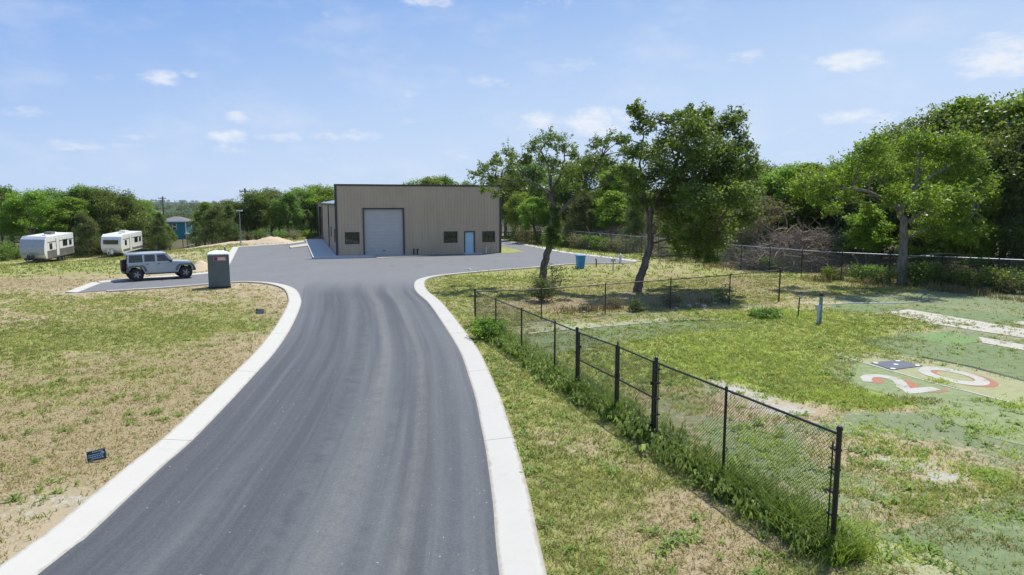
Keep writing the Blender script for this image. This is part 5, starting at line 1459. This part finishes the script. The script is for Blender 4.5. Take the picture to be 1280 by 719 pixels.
# shrub at the foot of the thin oak
def shrub_mesh(rx, h, n, leafm, lsize, nsub=40):
    pts, tn, sub = clump_points(np.array([0, 0, h * .5]), np.array([rx, rx, h * .5]), nsub, n // nsub, .4)
    pts[:, 2] = np.maximum(pts[:, 2], .03)
    return pts, tn, sub
def make_shrub(name, rx, h, n, leafm, lsize, barkm=None):
    r_ = empty(name, (0, 0, 0)); pts, tn, sub = shrub_mesh(rx, h, n, leafm, lsize)
    V, T = leaf_quads(pts, lsize, tn)
    mb = MB()
    for q in sub[::2]: mb.tube([(random.gauss(0, .06), random.gauss(0, .06), -.05), (q[0] * .4, q[1] * .4, q[2] * .55), tuple(q)], [.025, .015, .006], 5, False)
    mb.build('stem', barkm or M['twig'], r_)
    fast_mesh('foliage', V, 4, leafm, {'tint': T}, r_)
    return r_
sh = make_shrub('shrub', .75, 1.25, 3000, M['leaf_juniper'], .10); sh.location = at(678, 377); tag(sh, 'dark round shrub at the foot of the thin oak', 'shrub')
sh = make_shrub('shrub', .8, 1.7, 500, M['leaf_sparse'], .12); sh.location = at(690, 366); tag(sh, 'wispy sapling shrub growing round the thin oak trunk', 'shrub')
sh = make_shrub('shrub', .45, .55, 1300, M['leaf_juniper'], .08); sh.location = at(797, 389); tag(sh, 'low dark shrub in front of the bent oak trunk', 'shrub')
sh = make_shrub('shrub', .55, .7, 900, M['leaf_dull'], .08); sh.location = at(838, 383.5); tag(sh, 'brown brushy shrub against the back fence right of the bent oak', 'shrub')
sh = make_shrub('shrub', .6, .55, 900, M['leaf_dull'], .08); sh.location = at(768, 385); tag(sh, 'brown brushy shrub against the back fence left of the bent oak', 'shrub')
sh = make_shrub('shrub', .45, 1.0, 700, M['leaf_sparse'], .09); sh.location = at(904, 379); tag(sh, 'small upright shrub beside a post of the back fence', 'shrub')
sh = make_shrub('shrub', .6, .8, 1700, M['grass_weed'], .11); sh.location = at(612, 424); tag(sh, 'leafy pale green weed shrub in the fence corner', 'shrub')
sh = make_shrub('shrub', .7, .35, 2200, M['leaf_oak'], .10); sh.location = at(958, 397); tag(sh, 'low dark green mat of shrub on the bright grass', 'shrub')

# ---- prototypes for the woods
def proto(name, h, crown_r, nblob, nleaf, leafm, barkm, lsize, kind):
    root = empty(name, (0, 0, 0))
    mb = MB(); frame = []
    lean = Vector((random.gauss(0, .06), random.gauss(0, .06), 0)) * h
    if kind == 'juniper':
        frame += limb(mb, [(0, 0, -.2), lean * .3 + Vector((0, 0, h * .4)), lean + Vector((0, 0, h * .92))], .16, .03, 6, .02)
    else:
        fork = h * random.uniform(.25, .35)
        frame += limb(mb, [(0, 0, -.2), lean * .3 + Vector((0, 0, fork * .6)), lean * .6 + Vector((0, 0, fork))], .2, .15, 7, .02)
        for k in range(4):
            a = k * 1.57 + random.uniform(0, 1); rr = crown_r * random.uniform(.35, .6)
            frame += limb(mb, [lean * .6 + Vector((0, 0, fork)), lean * .8 + Vector((math.cos(a) * rr * .5, math.sin(a) * rr * .5, fork + (h - fork) * .4)), lean + Vector((math.cos(a) * rr, math.sin(a) * rr, fork + (h - fork) * random.uniform(.6, .85)))], .11, .03, 6, .04)
    VV = []; TT = []
    for k in range(nblob):
        a = random.uniform(0, 6.283)
        if kind == 'juniper':
            t = (k + .5) / nblob; z = h * (.10 + .86 * t); rr = crown_r * (1 - t * .78) * random.uniform(.35, .85); br = crown_r * (.55 - .34 * t) * random.uniform(.8, 1.2)
        else:
            el = random.uniform(-.75, 1.0); rr = crown_r * math.cos(max(el, 0) * 1.35) * random.uniform(.45, .88); z = h * .56 + el * h * .36; br = crown_r * random.uniform(.24, .40)
            z = max(min(z, h - br * .7), br * .8)
        c = Vector((math.cos(a) * rr, math.sin(a) * rr, z)) + lean * (z / h)
        fr2 = twigs(mb, frame, c, .04)
        ns = max(6, nleaf // nblob // 22)
        pts, tn, sub = clump_points(np.array(c), np.array([br, br, br * .8]), ns, 22, .45)
        V, T = leaf_quads(pts, lsize, tn); VV.append(V); TT.append(T)
    mb.build('trunk', barkm, root, smooth=True)
    fast_mesh('crown', np.concatenate(VV), 4, leafm, {'tint': np.concatenate(TT)}, root)
    return root
PR = {
    'oak1': (proto('live_oak', 8, 3.3, 36, 24000, M['leaf_oak'], M['bark'], .17, 'oak'), 8),
    'oak2': (proto('live_oak', 8, 2.7, 30, 19000, M['leaf_oak'], M['bark'], .17, 'oak'), 8),
    'oak3': (proto('live_oak', 8, 3.6, 34, 20000, M['leaf_sparse'], M['bark'], .17, 'oak'), 8),
    'elm1': (proto('elm_tree', 8, 3.0, 34, 22000, M['leaf_bright'], M['bark_pale'], .17, 'oak'), 8),
    'elm2': (proto('elm_tree', 8, 2.4, 26, 16000, M['leaf_bright'], M['bark'], .17, 'oak'), 8),
    'jun1': (proto('juniper', 7, 2.3, 30, 20000, M['leaf_juniper'], M['bark'], .13, 'juniper'), 7),
    'jun2': (proto('juniper', 7, 2.8, 32, 21000, M['leaf_juniper'], M['twig'], .14, 'juniper'), 7),
    'dull': (proto('brushy_tree', 7, 2.4, 26, 10000, M['leaf_dull'], M['twig'], .14, 'oak'), 7),
}
used = set()
def plant(kind, x, y, h, label, group=None, wide=1.0, cat='tree'):
    src, ph = PR[kind]
    if kind in used: r_ = copy_tree(src)
    else: r_ = src; used.add(kind)
    s_ = h / ph; r_.location = (x, y, gz(x, y) - .05); r_.rotation_euler = (0, 0, random.uniform(0, 6.28)); r_.scale = (s_ * wide, s_ * wide, s_)
    r_['label'] = label; r_['category'] = cat
    if group: r_['group'] = group
    elif 'group' in r_: del r_['group']
    return r_
def plant_px(kind, px, top_py, Yd, label, group=None, wide=1.0, cat='tree'):
    q = atY(px, top_py, Yd); return plant(kind, q.x, Yd, max(2.0, q.z - gz(q.x, Yd)) * 1.03, label, group, wide, cat)

GL = 'trees along the left edge of the field'
rows = [  # kind, px, top y, distance, label, width
    ('oak1', -25, 236, 96, 'oak leaving the frame at the left edge', 1.2), ('oak2', 10, 234, 99, 'leftmost whole oak of the left field edge', 1.25), ('elm1', 34, 238, 94, 'bright rounded tree behind the silver nosed trailer nose', 1.2),
    ('oak1', 58, 236, 101, 'tall oak behind the middle of the silver nosed trailer', 1.2), ('elm2', 82, 246, 95, 'lower bright tree behind the tail of the silver nosed trailer', 1.3), ('oak2', 100, 233, 100, 'tallest oak between the two trailers', 1.25),
    ('jun2', 108, 268, 92, 'dull juniper filling the gap between the two trailers', 1.1), ('elm1', 122, 238, 104, 'bright tree behind the smaller trailer front', 1.1), ('oak3', 140, 236, 100, 'feathery topped oak behind the smaller trailer', 1.1),
    ('jun1', 150, 252, 102, 'dark juniper behind the smaller trailer tail', 1.3), ('oak2', 165, 246, 105, 'oak just right of the smaller trailer, in the second row', 1.2), ('jun2', 189, 268, 105, 'spreading juniper right beside the smaller trailer', 1.1),
    ('elm2', 172, 252, 108, 'slim bright tree above the spreading juniper', 1.0), ('jun1', 195, 266, 99, 'cone shaped juniper left of the teal house', 1.1), ('elm2', 211, 282, 101, 'small bright bush tree against the teal house wall', 1.0),
    ('jun1', 243, 278, 99, 'low juniper right of the teal house', 1.2), ('jun2', 262, 258, 97, 'wide dull juniper between teal house and light pole', 1.2), ('jun1', 280, 256, 99, 'second dull juniper, left of the light pole', 1.3),
    ('elm2', 253, 252, 112, 'bright tree peeping over the junipers right of the teal house', 1.0), ('oak3', 293, 250, 104, 'grey green oak just behind the light pole', 1.2), ('oak1', 318, 238, 104, 'round oak right of the light pole', 1.1),
    ('oak3', 338, 236, 108, 'sparse oak behind the low dirt pile', 1.15), ('oak2', 358, 240, 104, 'dark oak right of the dirt pile', 1.15), ('elm1', 378, 234, 112, 'bright tree left of the building, second from its wall', 1.2), ('elm1', 400, 231, 116, 'bright tree beside the building wall', 1.3), ('jun1', 388, 262, 104, 'dark juniper low beside the building', 1.2), ('oak2', 412, 236, 124, 'oak half hidden by the building corner', 1.2),
    ('oak1', 515, 226, 122, 'leftmost tree crown above the building roofline', 1.1), ('elm1', 537, 221, 118, 'bright tree crown above the middle of the roofline', 1.1), ('oak2', 556, 221, 120, 'dark crown above the roofline, right of the bright one', 1.2), ('oak1', 582, 227, 122, 'low crown above the roofline next to the thin oak', 1.1),
]
for k, px, ty, Yd, lb, wd in rows: plant_px(k, px, ty, Yd, lb, GL if px < 420 else 'trees behind the building', wd)
# second depth on the left, all seen only as dark fill behind the front row
for i in range(16):
    px = -30 + i * 29; 
    if 175 < px < 312: continue
    plant_px(('oak1', 'oak2', 'jun1', 'elm1')[i % 4], px, 250, 118 + (i % 3) * 7, 'tree half hidden in the second row behind the left field edge', 'second row trees behind the left field edge', 1.3)

GW = 'trees at the front of the right wood'
rows2 = [
    ('oak3', 632, 215, 100, 'grey oak just right of the building corner', 1.1), ('elm1', 652, 240, 92, 'low bright tree right of the building by the lane', 1.0), ('oak1', 660, 200, 104, 'tall oak behind the thin oak crown', 1.1), ('elm2', 672, 246, 86, 'small bright tree left of the thin oak trunk', 1.2),
    ('oak2', 708, 205, 88, 'dark oak right of the thin oak trunk', 1.2), ('jun2', 722, 240, 80, 'dark juniper behind the blue bin', 1.1), ('oak3', 740, 195, 90, 'oak seen between the thin oak and the dense oak', 1.2), ('jun1', 745, 262, 77, 'low juniper right of the dark one behind the blue bin', 1.2), ('elm2', 765, 238, 76, 'low bright tree behind the hydrant', 1.3), ('elm1', 775, 205, 82, 'bright tree left of the dense oak crown', 1.1), ('jun2', 792, 250, 72, 'dark juniper left of the bent oak trunk', 1.0),
    ('dull', 835, 255, 68, 'dusty brush tree right of the bent oak trunk', 1.2), ('jun1', 862, 235, 70, 'juniper hidden behind the dense oak crown', 1.3), ('oak1', 900, 215, 72, 'oak behind the right side of the dense oak', 1.2), ('jun2', 940, 222, 62, 'dark juniper at the right flank of the dense oak', 1.1), ('dull', 952, 238, 57, 'grey dusty tree left of the dead brush heap', 1.25), ('oak3', 958, 204, 68, 'oak crown showing above the grey dusty tree', 1.0),
    ('elm1', 985, 205, 62, 'bright crown above the dead brush heap, left side', 1.1), ('elm2', 1012, 203, 60, 'bright crown above the dead brush heap, right side', 1.2), ('oak2', 1045, 206, 58, 'oak behind the left arm of the pale trunked tree', 1.2), ('jun1', 1070, 240, 52, 'dark juniper behind the pale trunked tree, left', 1.1), ('elm2', 1090, 258, 49, 'low leafy tree behind the pale trunked tree, left of its trunk', 1.3), ('oak1', 1110, 165, 56, 'tall oak behind the top of the pale trunked tree', 1.0),
    ('elm1', 1165, 268, 46.5, 'low leafy tree right of the pale trunk', 1.25), ('elm2', 1205, 262, 45, 'low leafy tree between pale trunk and frame edge', 1.3), ('oak3', 1160, 140, 54, 'high oak over the right shoulder of the pale trunked tree', .95), ('elm2', 1195, 122, 52, 'high bright crown above the right shoulder, left of the top right corner', 1.0), ('oak3', 1235, 128, 50, 'grey green high oak near the right edge', 1.0), ('oak3', 1252, 160, 46, 'tall dusty oak at the right edge', 1.0), ('elm1', 1290, 112, 48, 'high bright leafy tree cut by the right edge', 1.0), ('jun1', 1275, 215, 43.5, 'lower juniper cut by the right edge', 1.0), ('oak2', 1340, 130, 46, 'oak beyond the right edge of the frame', 1.2),
]
for k, px, ty, Yd, lb, wd in rows2: plant_px(k, px, ty, Yd, lb, GW, wd)
# depth of the wood
i = 0
for Yd, x0, x1, st in ((118, 2, 34, 5.2), (100, 8, 34, 4.8), (84, 14, 40, 4.6), (72, 20, 46, 4.4), (62, 26, 52, 4.2), (54, 33, 56, 4.0), (47, 38, 56, 4.0), (40, 42, 56, 4.0), (33, 48, 60, 4.2)):
    x = x0
    while x < x1:
        px = CX + x / Yd * FPX
        hh = 7.6 if px < 1050 else 7.6 + min(1, (px - 1050) / 120) * 3.0
        hh = hh + (-.8 if px < 800 else 0)
        plant(('oak1', 'jun2', 'oak3', 'oak2', 'jun1', 'elm1')[i % 6], x + random.uniform(-1, 1), Yd + random.uniform(-2.5, 2.5), hh * random.uniform(.88, 1.08), 'tree deep in the right wood, mostly hidden by the front trees', 'trees deep in the right wood', 1.25)
        x += st; i += 1
# undergrowth along the wood edge
SH = [make_shrub('bush', 1.0, 1.3, 1800, M['leaf_oak'], .13), make_shrub('bush', 1.1, 1.5, 1500, M['leaf_dull'], .12), make_shrub('bush', .9, 1.2, 1500, M['leaf_bright'], .13)]
su = set()
def bush(k, px, py, s_, label, group):
    b = SH[k] if k not in su else copy_tree(SH[k]); su.add(k)
    p = at(px, py); b.location = p; b.scale = (s_, s_, s_ * random.uniform(.8, 1.2)); b.rotation_euler = (0, 0, random.uniform(0, 6)); tag(b, label, 'bush', group)
for k, px, py, s_ in ((0, 690, 307.5, 1.1), (0, 705, 309, 1.2), (1, 722, 311, 1.2), (0, 738, 311.5, 1.3), (0, 752, 314, 1.2), (1, 768, 315, 1.3), (1, 785, 316.5, 1.2), (0, 645, 302, 1.2), (1, 658, 303, 1.3), (2, 672, 304, 1.2),
                      (1, 828, 322, 1.2), (0, 850, 325, 1.2), (1, 872, 327, 1.1), (0, 892, 329, 1.1), (1, 915, 331, 1.0), (1, 940, 336, 1.0), (0, 962, 339, .9),
                      (2, 1035, 349.5, .7), (1, 1052, 350, .8), (0, 1078, 352, .9), (0, 1098, 354, 1.0), (1, 1112, 354.5, .9), (0, 1148, 357, 1.1), (0, 1165, 358.5, 1.0), (1, 1185, 360, 1.0), (0, 1205, 361.5, 1.1), (1, 1226, 363, 1.0), (0, 1246, 364.5, 1.0), (1, 1266, 366, .9), (0, 1290, 368, 1.0)):
    bush(k, px, py, s_, 'bushy undergrowth clump at the foot of the right wood', 'undergrowth along the right wood')
for k, px, py, s_ in ((0, 4, 326, 1.5), (0, 20, 324, 1.4), (1, 100, 318, 1.4), (0, 112, 318, 1.5), (0, 122, 317, 1.3), (1, 190, 312, 1.3), (0, 205, 312, 1.2), (0, 246, 306, 1.2), (1, 270, 305, 1.1), (0, 284, 304, 1.2), (1, 310, 301, 1.0), (0, 325, 300.5, 1.0), (0, 350, 300, 1.1), (1, 368, 299.5, 1.1), (2, 385, 299, 1.0)):
    bush(k, px, py, s_, 'bushy undergrowth clump at the foot of the left trees', 'undergrowth along the left trees')

# heap of dead branches
def brush_heap(px, py, rx, ry, h, n, label):
    p = at(px, py); mb = MB()
    for k in range(n):
        a = random.uniform(0, 6.283); r_ = random.random() ** .6
        x_, y_ = math.cos(a) * r_ * rx, math.sin(a) * r_ * ry
        z_ = random.uniform(0, 1) * h * (1 - r_ ** 2 * .8)
        d = Vector((random.gauss(0, 1), random.gauss(0, 1), random.gauss(.15, .5))).normalized() * random.uniform(.5, 1.9)
        q = Vector((x_, y_, z_)); m_ = q + d * .5 + Vector((random.gauss(0, .12), random.gauss(0, .12), random.gauss(0, .12)))
        e = q + d; 
        for w in (q, m_, e): w.z = max(.02, w.z)
        r0 = random.choice((.012, .016, .02, .02, .045))
        mb.tube([q, m_, e], [r0, r0 * .8, r0 * .35], 4, False)
    o = mb.build('brush_pile', M['twig']); o.location = p; tag(o, label, 'brush pile')
brush_heap(1000, 337, 4.6, 2.2, 3.4, 2300, 'big grey brown heap of dead branches behind the fence')
brush_heap(775, 312, 4.0, 2.0, 2.6, 700, 'dead branch tangle under the trees behind the hydrant')
mb = MB(); a = atY(1066, 318, 44.6); b = at(1085, 352); mb.tube([a, a.lerp(b, .5) + Vector((0, 0, .1)), b], [.07, .06, .05], 7); tag(mb.build('fallen_branch', M['bark']), 'dark fallen branch leaning on the far fence left of the pale trunk', 'branch')

# the wooded country beyond
n = 2400
Yf = 150 + 1900 * rng.random(n) ** 1.9; pxf = rng.uniform(-120, 640, n); xf = (pxf - CX) / FPX * Yf
okf = ~((Yf < 185) & (pxf > 165) & (pxf < 250))
xf, Yf = xf[okf], Yf[okf]; n = len(xf)
VV = []; TT = []
for x_, y_ in zip(xf, Yf):
    z_ = gz(x_, y_); hh = random.uniform(4.0, 6.2); k = 90 if y_ < 350 else 40; ls = .55 if y_ < 350 else 1.0 if y_ < 800 else 2.2; hh = hh if y_ < 800 else hh * 1.5
    d = rng.normal(0, 1, (k, 3)); d /= np.linalg.norm(d, axis=1)[:, None]
    c = np.array([x_, y_, z_ + hh * .55]) + d * np.array([hh * .55, hh * .55, hh * .45]) * (rng.random(k) ** .4)[:, None]
    V, T = leaf_quads(c, ls, np.clip(rng.random() * .7 + rng.random(k) * .4, 0, 1)); VV.append(V); TT.append(T)
tag(fast_mesh('far_wood', np.concatenate(VV), 4, M['leaf_far'], {'tint': np.concatenate(TT)}), 'rolling wooded country fading out to the horizon', 'woodland', kind='stuff')

hb = MB(); hb.box((0, 1200, 5), (4600, 3000, 62)); hz_o = hb.build('haze', M['ground'])
hm = bpy.data.materials.new('thin_air'); hm.use_nodes = True; hm.node_tree.nodes.clear()
_o = hm.node_tree.nodes.new('ShaderNodeOutputMaterial'); _v = hm.node_tree.nodes.new('ShaderNodeVolumePrincipled')
_v.inputs['Color'].default_value = (.80, .90, 1.0, 1); _v.inputs['Density'].default_value = .00006; _v.inputs['Anisotropy'].default_value = .2
hm.node_tree.links.new(_v.outputs[0], _o.inputs[1]); hz_o.data.materials.clear(); hz_o.data.materials.append(hm)
tag(hz_o, kind='stuff'); hz_o['label'] = 'thin bluish summer haze over the distant hills'; hz_o['category'] = 'haze'
# ------------------------------------------------------------------ sky, sun, camera
SUN = Vector((.29, .46, 1.0)).normalized()
elev = math.asin(SUN.z); azim = math.atan2(SUN.x, SUN.y)
w = bpy.data.worlds.new('World'); scene.world = w; w.use_nodes = True
nt = w.node_tree; nt.nodes.clear()
class WT(NT):
    def __init__(self, t): self.t = t
W = WT(nt)
sky = W.n('ShaderNodeTexSky'); sky.sky_type = 'NISHITA'; sky.sun_disc = False; sky.sun_elevation = elev; sky.sun_rotation = azim
sky.altitude = 300; sky.air_density = 1.0; sky.dust_density = .25; sky.ozone_density = 2.5
tc = W.n('ShaderNodeTexCoord').outputs['Generated']
sx = W.n('ShaderNodeSeparateXYZ'); W.link(tc, sx.inputs[0])
az = W.math('ARCTAN2', sx.outputs[0], sx.outputs[1]); el = W.math('ARCSINE', sx.outputs[2])
cmb = W.n('ShaderNodeCombineXYZ'); W.link(az, cmb.inputs[0]); W.link(W.math('MULTIPLY', el, 2.2), cmb.inputs[1])
nA = W.noise(cmb.outputs[0], 22, 6, .6); nB = W.noise(cmb.outputs[0], 60, 5, .62); nC = W.noise(cmb.outputs[0], 7, 5, .6)
clouds = [(1062, 76, 36, 14, 1.0), (1255, 70, 55, 28, .95), (1215, 90, 25, 9, .6), (536, 2, 28, 9, .95), (198, 97, 24, 11, .95), (238, 92, 12, 6, .5), (720, 79, 26, 9, .6), (745, 152, 42, 18, .95), (675, 152, 34, 16, .75), (612, 102, 24, 8, .7), (505, 118, 26, 8, .42), (300, 147, 18, 8, .75), (280, 171, 34, 9, .7), (345, 171, 30, 8, .7), (288, 187, 30, 7, .6), (437, 170, 44, 9, .65), (115, 184, 52, 9, .6), (160, 167, 36, 8, .55), (32, 140, 30, 8, .6), (1080, 146, 48, 11, .75), (1010, 165, 40, 9, .4), (935, 72, 26, 9, .5), (995, 75, 26, 9, .4), (500, 150, 24, 6, .45), (560, 195, 60, 12, .4), (420, 200, 60, 9, .35), (130, 97, 20, 7, .3), (690, 5, 50, 8, .35), (60, 215, 60, 8, .3), (415, 18, 16, 6, .4), (1000, 200, 60, 10, .35)]
best = None
for px, py, rx, ry, st in clouds:
    d = Vector(ray(px, py)).normalized(); a0 = math.atan2(d.x, d.y); e0 = math.asin(d.z)
    k = 1 / math.hypot(FPX, px - CX)
    dx = W.math('MULTIPLY', W.math('SUBTRACT', az, a0), 1 / (rx * k * 1.25)); dy = W.math('MULTIPLY', W.math('SUBTRACT', el, e0), 1 / (ry * k * 1.2))
    m = W.math('SUBTRACT', 1.0, W.math('ADD', W.math('MULTIPLY', dx, dx), W.math('MULTIPLY', dy, dy)))
    m = W.math('MULTIPLY', W.math('MAXIMUM', W.math('ADD', m, .25), 0.0), st)
    best = m if best is None else W.math('MAXIMUM', best, m)
dens = W.math('ADD', best, W.math('ADD', W.math('MULTIPLY', W.math('SUBTRACT', nA, .5), 2.0), W.math('MULTIPLY', W.math('SUBTRACT', nB, .5), 1.1)))
cov = W.math('MULTIPLY', W.ramp(dens, .3, 1.5), W.ramp(best, .02, .35))
veil = W.math('MULTIPLY', W.ramp(nC, .45, .8), .26)
cov2 = W.math('MAXIMUM', W.math('MULTIPLY', cov, .72), veil)
SKYM = .094
hz = W.math('SUBTRACT', .94, W.math('MULTIPLY', W.ramp(el, .03, .5), .38))
deep = W.ramp(W.math('SUBTRACT', el, W.math('MULTIPLY', az, .16)), .05, .42)
base_blue = W.mix(deep, (4.75, 5.95, 7.95, 1), (1.75, 3.45, 7.4, 1))
tinted = W.mix(hz, sky.outputs[0], base_blue)
lum = W.mix(cov2, tinted, (7.9, 8.0, 8.2, 1))
bg = W.n('ShaderNodeBackground'); bg.inputs[1].default_value = SKYM; W.link(lum, bg.inputs[0])
wo = W.n('ShaderNodeOutputWorld'); W.link(bg.outputs[0], wo.inputs[0])

sl = bpy.data.lights.new('Sun', 'SUN'); sl.energy = 4.4; sl.angle = R(.53); sl.color = (1, .965, .90)
so = bpy.data.objects.new('Sun', sl); COL.objects.link(so); so.rotation_euler = SUN.to_track_quat('Z', 'Y').to_euler()

cam = bpy.data.cameras.new('Camera'); cam.sensor_width = 36; cam.lens = 36 * FPX / 1280; cam.clip_end = 8000; cam.clip_start = .1
co_ = bpy.data.objects.new('Camera', cam); COL.objects.link(co_); co_.location = (0, 0, CAMH); co_.rotation_euler = (R(90) - PITCH, 0, 0)
scene.camera = co_
vs_ = scene.view_settings; vs_.view_transform = 'Standard'; vs_.look = 'None'; vs_.exposure = 0.34; vs_.gamma = 1.0
scene.render.engine = 'CYCLES'
cy = scene.cycles; cy.max_bounces = 7; cy.diffuse_bounces = 4; cy.transmission_bounces = 4; cy.glossy_bounces = 3; cy.transparent_max_bounces = 8
cy.use_adaptive_sampling = True; cy.adaptive_threshold = .01
cy.use_denoising = True
try: cy.denoiser = 'OPENIMAGEDENOISE'; cy.denoising_input_passes = 'RGB_ALBEDO_NORMAL'; cy.denoising_prefilter = 'ACCURATE'
except Exception: pass
scene.render.filter_size = 1.15
